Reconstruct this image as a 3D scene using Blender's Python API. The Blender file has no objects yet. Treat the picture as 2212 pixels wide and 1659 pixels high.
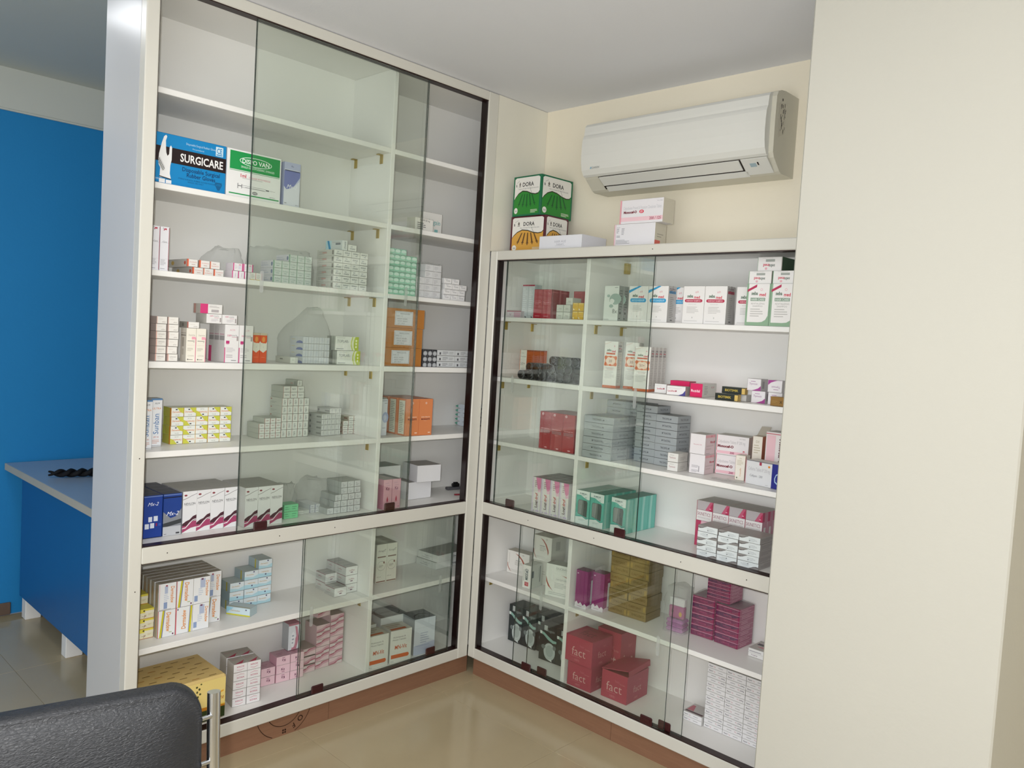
import bpy, bmesh, math, random
from mathutils import Matrix, Vector, noise
random.seed(7)
SC = bpy.context.scene
COL = SC.collection
R = math.radians

# ------------------------------------------------------------------ camera, light, exposure
cam_d = bpy.data.cameras.new('camera')
cam_d.sensor_fit = 'HORIZONTAL'
cam_d.sensor_width = 36.0
cam_d.lens = 36.0 * 1723.4 / 2212.0
cam_d.clip_start = 0.02
cam = bpy.data.objects.new('camera', cam_d)
COL.objects.link(cam)
CAM = Vector((-2.3319, -2.3903, 1.4376))
_yaw, _pitch, _roll = 0.7614, -0.0564, 0.0602
_f = Vector((math.cos(_yaw) * math.cos(_pitch), math.sin(_yaw) * math.cos(_pitch), math.sin(_pitch)))
_r0 = Vector((math.sin(_yaw), -math.cos(_yaw), 0))
_u0 = _r0.cross(_f)
_r = _r0 * math.cos(_roll) + _u0 * math.sin(_roll)
_u = _u0 * math.cos(_roll) - _r0 * math.sin(_roll)
_m = Matrix((_r, _u, -_f)).transposed().to_4x4()
_m.translation = CAM
cam.matrix_world = _m
SC.camera = cam
SC.view_settings.view_transform = 'Standard'
SC.view_settings.look = 'None'
SC.view_settings.gamma = 1.0
SC.view_settings.use_curve_mapping = False
SC.view_settings.exposure = 0.34
SC.cycles.transparent_max_bounces = 40

w = bpy.data.worlds.new('world')
SC.world = w
w.use_nodes = True
w.node_tree.nodes['Background'].inputs[0].default_value = (0.6, 0.7, 0.9, 1)
w.node_tree.nodes['Background'].inputs[1].default_value = 0.15


def light(name, kind, loc, energy, color=(1, 1, 1), size=None, size_y=None, look=None, radius=None):
    d = bpy.data.lights.new(name, kind)
    d.energy = energy
    d.color = color
    if kind == 'AREA':
        d.shape = 'RECTANGLE'
        d.size = size
        d.size_y = size_y or size
    if radius is not None:
        d.shadow_soft_size = radius
    o = bpy.data.objects.new(name, d)
    COL.objects.link(o)
    o.location = loc
    if look is not None:
        o.rotation_euler = (Vector(look) - Vector(loc)).to_track_quat('-Z', 'Y').to_euler()
    return o


# the compact camera's own flash, just above and beside the lens
light('camera_flash', 'POINT', CAM + _u * 0.035 - _r * 0.045 + _f * 0.02, 60, (1.0, 0.995, 0.975), radius=0.012)
# daylight from the shop front behind the photographer and from the side of the room
light('shop_front_daylight', 'AREA', (-3.9, -4.0, 1.5), 30, (0.95, 0.97, 1.0), 1.9, 1.9, look=(-0.7, 0.0, 1.9))
light('side_window_daylight', 'AREA', (-4.35, -1.9, 0.9), 38, (0.92, 0.945, 1.0), 2.6, 1.4, look=(-1.4, -1.0, 2.4))
light('back_room_daylight', 'AREA', (-4.2, 1.1, 1.5), 5, (0.86, 0.93, 1.0), 1.2, 1.3, look=(-1.0, 1.2, 1.2))
light('overhead_fill', 'AREA', (-1.75, -1.25, 2.42), 5.5, (1.0, 0.985, 0.96), 0.3, 1.2, look=(-1.75, -1.25, 0))  # unseen fill added overhead to brighten the tall cabinet's corner bay
light('back_room_ceiling_lamp', 'AREA', (-1.72, 0.62, 2.50), 2.0, (0.95, 0.97, 1.0), 0.3, 0.3, look=(-1.72, 0.62, 0))


# ------------------------------------------------------------------ materials
def lin(c):
    c = c / 255.0
    return c / 12.92 if c <= 0.04045 else ((c + 0.055) / 1.055) ** 2.4


def rgb(h):
    h = h.lstrip('#')
    return (lin(int(h[0:2], 16)), lin(int(h[2:4], 16)), lin(int(h[4:6], 16)), 1.0)


MATS = {}


def ink(h, rough=0.42, spec=0.4, metal=0.0):
    """plain printed board of one colour"""
    k = (h, rough, metal)
    if k in MATS:
        return MATS[k]
    m = bpy.data.materials.new('board_' + h.lstrip('#'))
    m.use_nodes = True
    b = m.node_tree.nodes['Principled BSDF']
    b.inputs['Base Color'].default_value = rgb(h)
    b.inputs['Roughness'].default_value = rough
    b.inputs['Specular IOR Level'].default_value = spec
    b.inputs['Metallic'].default_value = metal
    MATS[k] = m
    return m


def surf(name, h, rough=0.5, spec=0.4, scale=30.0, var=0.04, bump=0.0, bscale=200.0, metal=0.0, stretch=(1, 1, 1), coat=0.0):
    """painted or laminated surface with faint procedural mottling"""
    m = bpy.data.materials.new(name)
    m.use_nodes = True
    nt = m.node_tree
    b = nt.nodes['Principled BSDF']
    tc = nt.nodes.new('ShaderNodeTexCoord')
    mp = nt.nodes.new('ShaderNodeMapping')
    mp.inputs['Scale'].default_value = stretch
    nt.links.new(tc.outputs['Object'], mp.inputs['Vector'])
    n = nt.nodes.new('ShaderNodeTexNoise')
    n.inputs['Scale'].default_value = scale
    n.inputs['Detail'].default_value = 4
    nt.links.new(mp.outputs[0], n.inputs['Vector'])
    cr = nt.nodes.new('ShaderNodeMix')
    cr.data_type = 'RGBA'
    c = rgb(h)
    cr.inputs[6].default_value = tuple(max(0, x * (1 - var)) for x in c[:3]) + (1,)
    cr.inputs[7].default_value = tuple(min(1, x * (1 + var)) for x in c[:3]) + (1,)
    nt.links.new(n.outputs['Fac'], cr.inputs[0])
    nt.links.new(cr.outputs[2], b.inputs['Base Color'])
    b.inputs['Roughness'].default_value = rough
    b.inputs['Specular IOR Level'].default_value = spec
    b.inputs['Metallic'].default_value = metal
    b.inputs['Coat Weight'].default_value = coat
    if bump:
        n2 = nt.nodes.new('ShaderNodeTexNoise')
        n2.inputs['Scale'].default_value = bscale
        n2.inputs['Detail'].default_value = 3
        nt.links.new(mp.outputs[0], n2.inputs['Vector'])
        bp = nt.nodes.new('ShaderNodeBump')
        bp.inputs['Strength'].default_value = bump
        bp.inputs['Distance'].default_value = 0.01
        nt.links.new(n2.outputs['Fac'], bp.inputs['Height'])
        nt.links.new(bp.outputs[0], b.inputs['Normal'])
    return m


def clear(name, tint, refl, rough=0.0, grazing=0.5, milky=0.0, bump=0.0, bscale=40):
    """thin clear sheet: straight-through transmission plus a surface reflection"""
    m = bpy.data.materials.new(name)
    m.use_nodes = True
    nt = m.node_tree
    nt.nodes.remove(nt.nodes['Principled BSDF'])
    out = nt.nodes['Material Output']
    tr = nt.nodes.new('ShaderNodeBsdfTransparent')
    tr.inputs[0].default_value = tint
    gl = nt.nodes.new('ShaderNodeBsdfGlossy')
    gl.inputs['Roughness'].default_value = rough
    lw = nt.nodes.new('ShaderNodeLayerWeight')
    lw.inputs['Blend'].default_value = 0.5
    pw = nt.nodes.new('ShaderNodeMath')
    pw.operation = 'POWER'
    pw.inputs[1].default_value = 4.0
    nt.links.new(lw.outputs['Facing'], pw.inputs[0])
    ma = nt.nodes.new('ShaderNodeMath')
    ma.operation = 'MULTIPLY_ADD'
    ma.inputs[1].default_value = grazing
    ma.inputs[2].default_value = refl
    nt.links.new(pw.outputs[0], ma.inputs[0])
    mx = nt.nodes.new('ShaderNodeMixShader')
    nt.links.new(ma.outputs[0], mx.inputs[0])
    base = tr.outputs[0]
    if milky:
        df = nt.nodes.new('ShaderNodeBsdfDiffuse')
        df.inputs[0].default_value = (0.85, 0.87, 0.87, 1)
        m2 = nt.nodes.new('ShaderNodeMixShader')
        m2.inputs[0].default_value = milky
        nt.links.new(tr.outputs[0], m2.inputs[1])
        nt.links.new(df.outputs[0], m2.inputs[2])
        base = m2.outputs[0]
    nt.links.new(base, mx.inputs[1])
    nt.links.new(gl.outputs[0], mx.inputs[2])
    nt.links.new(mx.outputs[0], out.inputs[0])
    if bump:
        tc = nt.nodes.new('ShaderNodeTexCoord')
        n = nt.nodes.new('ShaderNodeTexNoise')
        n.inputs['Scale'].default_value = bscale
        n.inputs['Detail'].default_value = 3
        nt.links.new(tc.outputs['Object'], n.inputs['Vector'])
        bp = nt.nodes.new('ShaderNodeBump')
        bp.inputs['Strength'].default_value = bump
        bp.inputs['Distance'].default_value = 0.03
        nt.links.new(n.outputs['Fac'], bp.inputs['Height'])
        nt.links.new(bp.outputs[0], gl.inputs['Normal'])
    return m


M = {}
M['frame'] = surf('cream_painted_frame', '#d6d4cb', 0.32, 0.45, 6, 0.015)
M['lam'] = surf('white_laminate', '#f0efec', 0.38, 0.4, 5, 0.02)
M['endlam'] = surf('glossy_white_laminate', '#c9cacb', 0.3, 0.5, 4, 0.02)
M['grime'] = surf('worn_cream_panel', '#e6e3d6', 0.45, 0.4, 5, 0.07, stretch=(1, 1, 0.35))
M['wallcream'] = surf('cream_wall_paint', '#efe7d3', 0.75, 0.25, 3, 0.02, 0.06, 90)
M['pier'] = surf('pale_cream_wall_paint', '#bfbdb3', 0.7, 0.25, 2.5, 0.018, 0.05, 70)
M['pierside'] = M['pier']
M['ceil'] = surf('white_ceiling_paint', '#e6e8ee', 0.8, 0.2, 3, 0.015, 0.04, 120)
M['bluewall'] = surf('blue_wall_paint', '#1f83c2', 0.62, 0.3, 4, 0.03, 0.05, 90)
M['greywall'] = surf('grey_white_wall_paint', '#c9cdc6', 0.7, 0.25, 4, 0.02)
M['bluelam'] = surf('dark_blue_laminate', '#1f66a3', 0.4, 0.4, 4, 0.03)
M['counter'] = surf('grey_counter_laminate', '#9fb0c4', 0.3, 0.5, 20, 0.04)
M['counteredge'] = surf('beige_counter_edge', '#b6b2a4', 0.5, 0.3, 20, 0.04)
M['track'] = surf('dark_brown_track', '#2a1512', 0.4, 0.4, 30, 0.1)
M['seal'] = surf('black_rubber_seal', '#1c0d0d', 0.25, 0.6, 30, 0.1)
M['pull'] = surf('maroon_plastic_pull', '#3a1216', 0.35, 0.5, 30, 0.08)
M['brass'] = surf('brass_clip', '#b39b4e', 0.35, 0.5, 30, 0.08, metal=0.6)
M['tile'] = surf('polished_beige_tile', '#b8a888', 0.16, 0.5, 7, 0.05, coat=0.0)
M['grout'] = surf('tile_grout', '#a39372', 0.8, 0.2, 40, 0.05)
M['skirt'] = surf('brown_skirting', '#6a584c', 0.5, 0.3, 20, 0.06)
M['ac'] = surf('ac_white_plastic', '#dcdcd6', 0.35, 0.4, 6, 0.01)
M['acbody'] = surf('ac_grey_white_plastic', '#cfccbd', 0.4, 0.4, 6, 0.01)
M['acdark'] = surf('ac_slot', '#2c2420', 0.6, 0.2, 20, 0.05)
M['acblue'] = surf('ac_receiver_window', '#9fb4bd', 0.2, 0.5, 20, 0.03)
M['chrome'] = surf('chrome_tube', '#c9ccd0', 0.14, 0.5, 20, 0.02, metal=1.0)
M['blackpl'] = surf('black_plastic', '#0f1011', 0.2, 0.5, 20, 0.05)
M['gunmetal'] = surf('grey_plastic', '#55565a', 0.4, 0.4, 20, 0.05)
M['strap'] = surf('black_braid', '#0d0d10', 0.6, 0.3, 300, 0.3, 0.4, 600)
M['card'] = surf('brown_cardboard', '#b5783a', 0.75, 0.2, 60, 0.05, stretch=(1, 1, 8))
M['wrapgold'] = surf('gold_printed_film', '#dcbf7c', 0.28, 0.5, 30, 0.06)
M['film'] = clear('clear_crinkled_film', (0.985, 0.985, 0.985, 1), 0.04, 0.12, 0.2, 0.04, 1.0, 60)
M['bag'] = clear('clear_plastic_bag', (0.965, 0.968, 0.965, 1), 0.05, 0.13, 0.22, 0.11, 1.0, 55)
M['glass'] = clear('green_float_glass', (0.962, 0.982, 0.958, 1), 0.075, 0.0, 0.5)
M['glassback'] = clear('green_float_glass_rear', (0.99, 0.995, 0.99, 1), 0.0, 0.0, 0.0)
M['glassedge'] = surf('cut_glass_edge', '#3a4640', 0.25, 0.5, 30, 0.1)
M['grip'] = clear('frosted_grip_recess', (0.80, 0.83, 0.80, 1), 0.06, 0.3, 0.2, 0.25)

# wood plinth
m = surf('plywood_plinth', '#8c6750', 0.55, 0.3, 14, 0.16, 0.1, 60, stretch=(0.6, 0.6, 9))
M['ply'] = m
m = surf('black_leatherette', '#1f2126', 0.40, 0.5, 8, 0.1)
nt = m.node_tree
tc = nt.nodes.new('ShaderNodeTexCoord')
mp = nt.nodes.new('ShaderNodeMapping')
mp.inputs['Rotation'].default_value = (0, R(-38), 0)
mp.inputs['Scale'].default_value = (150, 150, 420)
n1 = nt.nodes.new('ShaderNodeTexNoise')
n1.inputs['Scale'].default_value = 1.0
n1.inputs['Detail'].default_value = 5
n1.inputs['Distortion'].default_value = 0.8
bp = nt.nodes.new('ShaderNodeBump')
bp.inputs['Strength'].default_value = 0.4
bp.inputs['Distance'].default_value = 0.004
nt.links.new(tc.outputs['Object'], mp.inputs['Vector'])
nt.links.new(mp.outputs[0], n1.inputs['Vector'])
nt.links.new(n1.outputs['Fac'], bp.inputs['Height'])
nt.links.new(bp.outputs[0], nt.nodes['Principled BSDF'].inputs['Normal'])
M['leather'] = m


# ------------------------------------------------------------------ mesh helpers
class MB:
    def __init__(s):
        s.v, s.f, s.m, s.mats, s.sm = [], [], [], [], []

    def mi(s, mat):
        if mat not in s.mats:
            s.mats.append(mat)
        return s.mats.index(mat)

    def face(s, pts, mat, smooth=False):
        b = len(s.v)
        s.v += [tuple(p) for p in pts]
        s.f.append(tuple(range(b, b + len(pts))))
        s.m.append(s.mi(mat))
        s.sm.append(smooth)

    def mesh(s, vs, fs, mat, smooth=False):
        b = len(s.v)
        s.v += [tuple(p) for p in vs]
        k = s.mi(mat)
        for f in fs:
            s.f.append(tuple(b + i for i in f))
            s.m.append(k)
            s.sm.append(smooth)

    def box(s, x0, x1, y0, y1, z0, z1, mat, bev=0.0, facemats=None):
        x0, x1 = min(x0, x1), max(x0, x1)
        y0, y1 = min(y0, y1), max(y0, y1)
        z0, z1 = min(z0, z1), max(z0, z1)
        if bev > 0:
            bm = bmesh.new()
            bmesh.ops.create_cube(bm, size=1)
            for q in bm.verts:
                q.co = Vector(((x0 + x1) / 2 + q.co.x * (x1 - x0), (y0 + y1) / 2 + q.co.y * (y1 - y0), (z0 + z1) / 2 + q.co.z * (z1 - z0)))
            bmesh.ops.bevel(bm, geom=list(bm.edges), offset=min(bev, 0.45 * min(x1 - x0, y1 - y0, z1 - z0)), segments=1, affect='EDGES')
            bm.verts.index_update()
            s.mesh([q.co[:] for q in bm.verts], [[q.index for q in f.verts] for f in bm.faces], mat)
            bm.free()
            return
        V = [(x0, y0, z0), (x1, y0, z0), (x1, y1, z0), (x0, y1, z0), (x0, y0, z1), (x1, y0, z1), (x1, y1, z1), (x0, y1, z1)]
        F = dict(F=(0, 1, 5, 4), R=(1, 2, 6, 5), B=(2, 3, 7, 6), L=(3, 0, 4, 7), T=(4, 5, 6, 7), D=(3, 2, 1, 0))
        for k, f in F.items():
            s.mesh([V[i] for i in f], [(0, 1, 2, 3)], (facemats or {}).get(k, mat))

    def tube(s, path, rad, mat, n=12, cap=True):
        path = [Vector(p) for p in path]
        rings = []
        prev = None
        for i, p in enumerate(path):
            t = (path[min(i + 1, len(path) - 1)] - path[max(i - 1, 0)]).normalized()
            a = prev if prev is not None else (Vector((0, 0, 1)) if abs(t.z) < 0.9 else Vector((1, 0, 0)))
            x = (a - t * a.dot(t)).normalized()
            prev = x
            y = t.cross(x)
            r = rad[i] if isinstance(rad, (list, tuple)) else rad
            rings.append([p + (x * math.cos(2 * math.pi * k / n) + y * math.sin(2 * math.pi * k / n)) * r for k in range(n)])
        vs = [q for rg in rings for q in rg]
        fs = []
        for i in range(len(rings) - 1):
            for k in range(n):
                fs.append((i * n + k, i * n + (k + 1) % n, (i + 1) * n + (k + 1) % n, (i + 1) * n + k))
        s.mesh(vs, fs, mat, True)
        if cap:
            s.face(list(reversed(rings[0])), mat)
            s.face(rings[-1], mat)

    def data(s, name):
        me = bpy.data.meshes.new(name)
        me.from_pydata(s.v, [], s.f)
        for m_ in s.mats:
            me.materials.append(m_)
        me.polygons.foreach_set('material_index', s.m)
        me.polygons.foreach_set('use_smooth', s.sm)
        me.update()
        return me

    def obj(s, name, parent=None, loc=None):
        return put(name, s.data(name), parent, loc)


def put(name, me, parent=None, loc=None, rot=0.0):
    o = bpy.data.objects.new(name, me)
    COL.objects.link(o)
    if parent:
        o.parent = parent
    if loc is not None:
        o.location = loc
    if rot:
        o.rotation_euler = (0, 0, rot)
    return o


def tag(o, label=None, cat=None, group=None, kind=None):
    if label:
        o['label'] = label
    if cat:
        o['category'] = cat
    if group:
        o['group'] = group
    if kind:
        o['kind'] = kind
    return o


def empty(name, loc, rot=0.0):
    o = bpy.data.objects.new(name, None)
    COL.objects.link(o)
    o.location = loc
    o.rotation_euler = (0, 0, rot)
    o.empty_display_size = 0.05
    return o


def boxpart(name, parent, x0, x1, y0, y1, z0, z1, mat, bev=0.0):
    b = MB()
    b.box(x0, x1, y0, y1, z0, z1, mat, bev)
    return b.obj(name, parent)


def struct(o):
    o['kind'] = 'structure'
    return o


# ------------------------------------------------------------------ lettering
_TXT = {}


def glyphs(s, bold=0.0, shear=0.0):
    """triangles of a line of text: capitals one unit high, width as it falls"""
    k = (s, bold, shear)
    if k in _TXT:
        return _TXT[k]
    cu = bpy.data.curves.new('txt', 'FONT')
    cu.body = s
    cu.size = 1.0
    cu.offset = bold
    cu.shear = shear
    cu.resolution_u = 2
    ob = bpy.data.objects.new('txt', cu)
    me = bpy.data.meshes.new_from_object(ob)
    vs = [(q.co.x, q.co.y) for q in me.vertices]
    fs = [tuple(f.vertices) for f in me.polygons]
    bpy.data.objects.remove(ob)
    bpy.data.curves.remove(cu)
    bpy.data.meshes.remove(me)
    if vs:
        x0 = min(q[0] for q in vs)
        x1 = max(q[0] for q in vs)
        CAP = 0.729
        vs = [((q[0] - x0) / CAP, q[1] / CAP) for q in vs]
        wd = (x1 - x0) / CAP
    else:
        wd = 0.0
    _TXT[k] = (vs, fs, wd)
    return _TXT[k]


WH, GR, LG, DK = '#ecebe8', '#8f8f90', '#b9b9b8', '#3a3a3c'


def T(s, cx, cy, h, col, fit=None, rot=0, bold=0.0, shear=0.0):
    return ('t', s, cx, cy, h, col, fit, rot, bold, shear)


def Rc(x0, y0, x1, y1, col):
    return ('r', x0, y0, x1, y1, col)


def Pg(pts, col):
    return ('p', pts, col)


def El(cx, cy, rx, ry, col):
    return ('e', cx, cy, rx, ry, col)


def Ln(x0, y0, x1, y1, n, col=LG):
    return ('l', x0, y0, x1, y1, n, col)


def paint(b, art, org, ex, ey, nrm, W, H, flip=False, seed=1):
    """lay printed shapes on a face. org: lower left corner, ex, ey: unit axes, nrm: outward"""
    rnd = random.Random(seed)
    if flip:
        org = org + ex * W + ey * H
        ex, ey = -ex, -ey
    for i, a in enumerate(art):
        off = nrm * (0.00018 + 0.00002 * i)

        def P(x, y):
            return org + ex * (x * W) + ey * (y * H) + off
        k = a[0]
        if k == 'r':
            _, x0, y0, x1, y1, c = a
            b.face([P(x0, y0), P(x1, y0), P(x1, y1), P(x0, y1)], ink(c))
        elif k == 'p':
            b.face([P(*q) for q in a[1]], ink(a[2]))
        elif k == 'e':
            _, cx, cy, rx, ry, c = a
            b.face([P(cx + rx * math.cos(t * math.pi / 10), cy + ry * math.sin(t * math.pi / 10)) for t in range(20)], ink(c))
        elif k == 'l':
            _, x0, y0, x1, y1, n, c = a
            st = (y1 - y0) / n
            for j in range(n):
                xe = x0 + (x1 - x0) * rnd.uniform(0.6, 1.0)
                b.face([P(x0, y0 + st * (j + .3)), P(xe, y0 + st * (j + .3)), P(xe, y0 + st * (j + .7)), P(x0, y0 + st * (j + .7))], ink(c))
        elif k == 't':
            _, s, cx, cy, h, c, fit, rot, bold, shear = a
            vs, fs, wd = glyphs(s, bold, shear)
            if not vs:
                continue
            if rot in (90, -90):
                hh = h * W
                ww = wd * hh
                sx = min(1.0, fit * H / ww) if fit else 1.0
                e1, e2 = (ey, -ex) if rot == 90 else (-ey, ex)
            else:
                hh = h * H
                ww = wd * hh
                sx = min(1.0, fit * W / ww) if fit else 1.0
                e1, e2 = (ex, ey) if rot == 0 else (-ex, -ey)
            c0 = org + ex * (cx * W) + ey * (cy * H) + off
            b.mesh([c0 + e1 * ((q[0] - wd / 2) * hh * sx) + e2 * ((q[1] - 0.5) * hh) for q in vs], fs, ink(c))


X, Y, Z = Vector((1, 0, 0)), Vector((0, 1, 0)), Vector((0, 0, 1))


def carton(w_, d, h, base=WH, front=(), left=(), right=(), top=(), flip=False, sidec=None, topc=None, seam=True, seed=1, mat=None, outline=None):
    """one carton: front at y=0 looking to -y, lower left front corner at the origin"""
    b = MB()
    bm_ = mat or ink(base)
    b.box(0, w_, 0, d, 0, h, bm_, min(0.0007, 0.04 * min(w_, d, h)))
    e = 0.00012
    if outline is None:
        outline = mat is None and sum(lin(int(base[i:i + 2], 16)) for i in (1, 3, 5)) > 1.2 and h < .075
    if sidec:  # own print colour on some cartons, shade painted in as grey on others
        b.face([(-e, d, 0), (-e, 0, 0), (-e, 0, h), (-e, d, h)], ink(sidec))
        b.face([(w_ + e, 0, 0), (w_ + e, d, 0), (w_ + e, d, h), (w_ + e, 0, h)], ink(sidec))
    if topc:  # on many pale cartons the top's shade is put into this colour
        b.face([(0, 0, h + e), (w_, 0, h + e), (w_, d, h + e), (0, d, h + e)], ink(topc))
    if seam:
        b.face([(0.001, d * .90, h + 2 * e), (w_ - .001, d * .90, h + 2 * e), (w_ - .001, d * .93, h + 2 * e), (0.001, d * .93, h + 2 * e)], ink('#9a9893'))
    if outline:
        t = 0.0005
        for q in ((0, 0, w_, t), (w_ - t, 0, w_, h), (0, h - t * .6, w_, h)):
            b.face([(q[0], -e, q[1]), (q[2], -e, q[1]), (q[2], -e, q[3]), (q[0], -e, q[3])], ink('#8f8d86'))
    paint(b, front, Vector((0, 0, 0)), X, Z, -Y, w_, h, flip, seed)
    paint(b, left, Vector((0, d, 0)), -Y, Z, -X, d, h, flip, seed)
    paint(b, right, Vector((w_, 0, 0)), Y, Z, X, d, h, flip, seed)
    paint(b, top, Vector((0, 0, h)), X, Y, Z, w_, d, False, seed)
    return b.data('carton')


ORD = 'first second third fourth fifth sixth seventh eighth ninth tenth eleventh twelfth thirteenth fourteenth'.split()


def uvw(U, u, v, z):
    z += 0.0007
    return (u, v, z) if U == 'L' else (v, -u, z)


def urot(U, rot):
    return R(rot) if U == 'L' else R(rot - 90)


def stack(name, cat, desc, grp, meshes, U, u, v, z, cols=1, rows=1, layers=1, pu=0, pz=0, pv=0, rot=0, jit=0.0, skip=(), pick=None, part=None, tierword='tier', end=None):
    """a stack, row or pile of like things, each one its own object with its own label"""
    if not isinstance(meshes, (list, tuple)):
        meshes = [meshes]
    rnd = random.Random(int(abs(u) * 1000 + z * 100 + cols * 7 + rows))
    c_, s_ = math.cos(R(rot)), math.sin(R(rot))
    tot = cols * rows * layers - len(skip)
    out = []
    for l in range(layers):
        for r_ in range(rows):
            for c in range(cols):
                if (c, r_, l) in skip or (c, r_) in skip:
                    continue
                i = pick(c, r_, l) if pick else 0
                lu = c * pu + rnd.uniform(-1, 1) * jit
                lv = l * pv + rnd.uniform(0, 1) * jit
                o = put(name, meshes[i], None, uvw(U, u + lu * c_ - lv * s_, v + lu * s_ + lv * c_, z + r_ * pz), urot(U, rot + rnd.uniform(-1, 1) * jit * 250))
                lab = desc
                if tot > 1:
                    if rows > 1:
                        lab += ', ' + ('bottom' if r_ == 0 else 'top' if r_ == rows - 1 else ORD[r_]) + ' ' + tierword
                    if cols > 1:
                        lab += ', ' + ORD[c] + (end or (' from blue end' if U == 'L' else ' from corner'))
                    if layers > 1:
                        lab += ', ' + ('front' if l == 0 else ORD[l]) + ' rank'
                tag(o, lab, cat, grp)
                if part:
                    part(o)
                out.append(o)
    return out

# ------------------------------------------------------------------ room shell
CX, CEIL, CEILB, YB = 0.303, 2.4356, 2.517, 1.83
XL, YF = -4.5, -4.5
fl = struct(boxpart('floor', None, XL, CX, YF, YB, -0.12, -0.004, M['grout']))
tb = MB()
tb.box(-0.2994, 0.2994, -0.2994, 0.2994, -0.012, 0, M['tile'], 0.0006)
tm = tb.data('tile')
for i in range(8):
    for j in range(11):
        put('tile', tm, fl, (CX - 0.205 - 0.6 * i, YB - 0.4 - 0.6 * j, 0))
struct(boxpart('ceiling', None, XL, CX, YF, 0.311, CEIL, CEIL + 0.2, M['ceil']))
struct(boxpart('ceiling', None, XL, CX, 0.311, YB, CEILB, CEILB + 0.12, M['greywall']))
struct(boxpart('wall_right', None, CX, CX + 0.12, YF, YB + 0.12, 0, 2.6, M['wallcream']))
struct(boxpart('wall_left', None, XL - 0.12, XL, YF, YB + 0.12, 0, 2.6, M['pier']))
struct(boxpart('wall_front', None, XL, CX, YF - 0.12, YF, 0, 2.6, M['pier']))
wb = MB()
wb.box(XL, CX, YB, YB + 0.12, 0, 2.335, M['bluewall'])
wb.box(XL, CX, YB - 0.006, YB + 0.12, 2.335, 2.6, M['greywall'])
struct(wb.obj('wall_back'))
struct(boxpart('trim_1', None, XL, CX, YB - 0.012, YB, 2.327, 2.336, M['greywall'], 0.002))
struct(boxpart('baseboard_back', None, XL, -1.245, YB - 0.012, YB, 0, 0.058, M['skirt'], 0.003))
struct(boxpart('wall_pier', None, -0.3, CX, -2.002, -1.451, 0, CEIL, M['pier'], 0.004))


# ------------------------------------------------------------------ glazed cabinets
def ub(U, b, u0, u1, v0, v1, z0, z1, mat, bev=0.0):
    if U == 'L':
        b.box(u0, u1, v0, v1, z0, z1, mat, bev)
    else:
        b.box(v0, v1, -u1, -u0, z0, z1, mat, bev)


def upart(name, U, par, u0, u1, v0, v1, z0, z1, mat, bev=0.0):
    b = MB()
    ub(U, b, u0, u1, v0, v1, z0, z1, mat, bev)
    return b.obj(name, par)


def pane(U, par, u0, u1, v, z0, z1, grip_u, pulls):
    b = MB()
    t = 0.005
    if U == 'L':
        b.box(u0, u1, v, v + t, z0, z1, M['glassedge'], 0, dict(F=M['glass'], B=M['glassback']))
    else:
        b.box(v, v + t, -u1, -u0, z0, z1, M['glassedge'], 0, dict(L=M['glass'], R=M['glassback']))
    g = b.obj('glass_door', par)
    zc = (z0 + z1) / 2
    b = MB()
    hw, hh = 0.007, 0.036
    pts = []
    for k in range(24):
        a = 2 * math.pi * k / 24
        pts.append((hw * math.cos(a), (hh - hw) * (1 if math.sin(a) >= 0 else -1) + hw * math.sin(a)))
    for s0, s1 in ((-0.0006, 0.0),):
        fr = [uvw(U, grip_u + q[0], v + s0, zc + q[1]) for q in pts]
        b.face(fr, M['grip'])
        bk = [uvw(U, grip_u + q[0], v + s1 - 0.0001, zc + q[1]) for q in pts]
        for k in range(24):
            b.face([fr[k], bk[k], bk[(k + 1) % 24], fr[(k + 1) % 24]], M['grip'])
    b.obj('finger_grip', g)
    for pu_ in pulls:
        b = MB()
        ub(U, b, pu_ - 0.025, pu_ + 0.025, v - 0.008, v - 0.0002, z0 - 0.001, z0 + 0.030, M['pull'], 0.004)
        ub(U, b, pu_ - 0.017, pu_ + 0.017, v - 0.0095, v - 0.008, z0 + 0.012, z0 + 0.024, M['pull'], 0.001)
        b.obj('door_pull', g)


def clips(U, par, u, zs, side):
    for z in zs:
        for v in (0.10, 0.265):
            b = MB()
            s = 1 if side > 0 else -1
            ub(U, b, u, u + s * 0.0025, v - 0.009, v + 0.009, z - 0.034, z - 0.0005, M['brass'], 0.0006)
            ub(U, b, u, u + s * 0.020, v - 0.009, v + 0.009, z - 0.0028, z - 0.0004, M['brass'], 0.0006)
            b.obj('shelf_clip', par)


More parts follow.
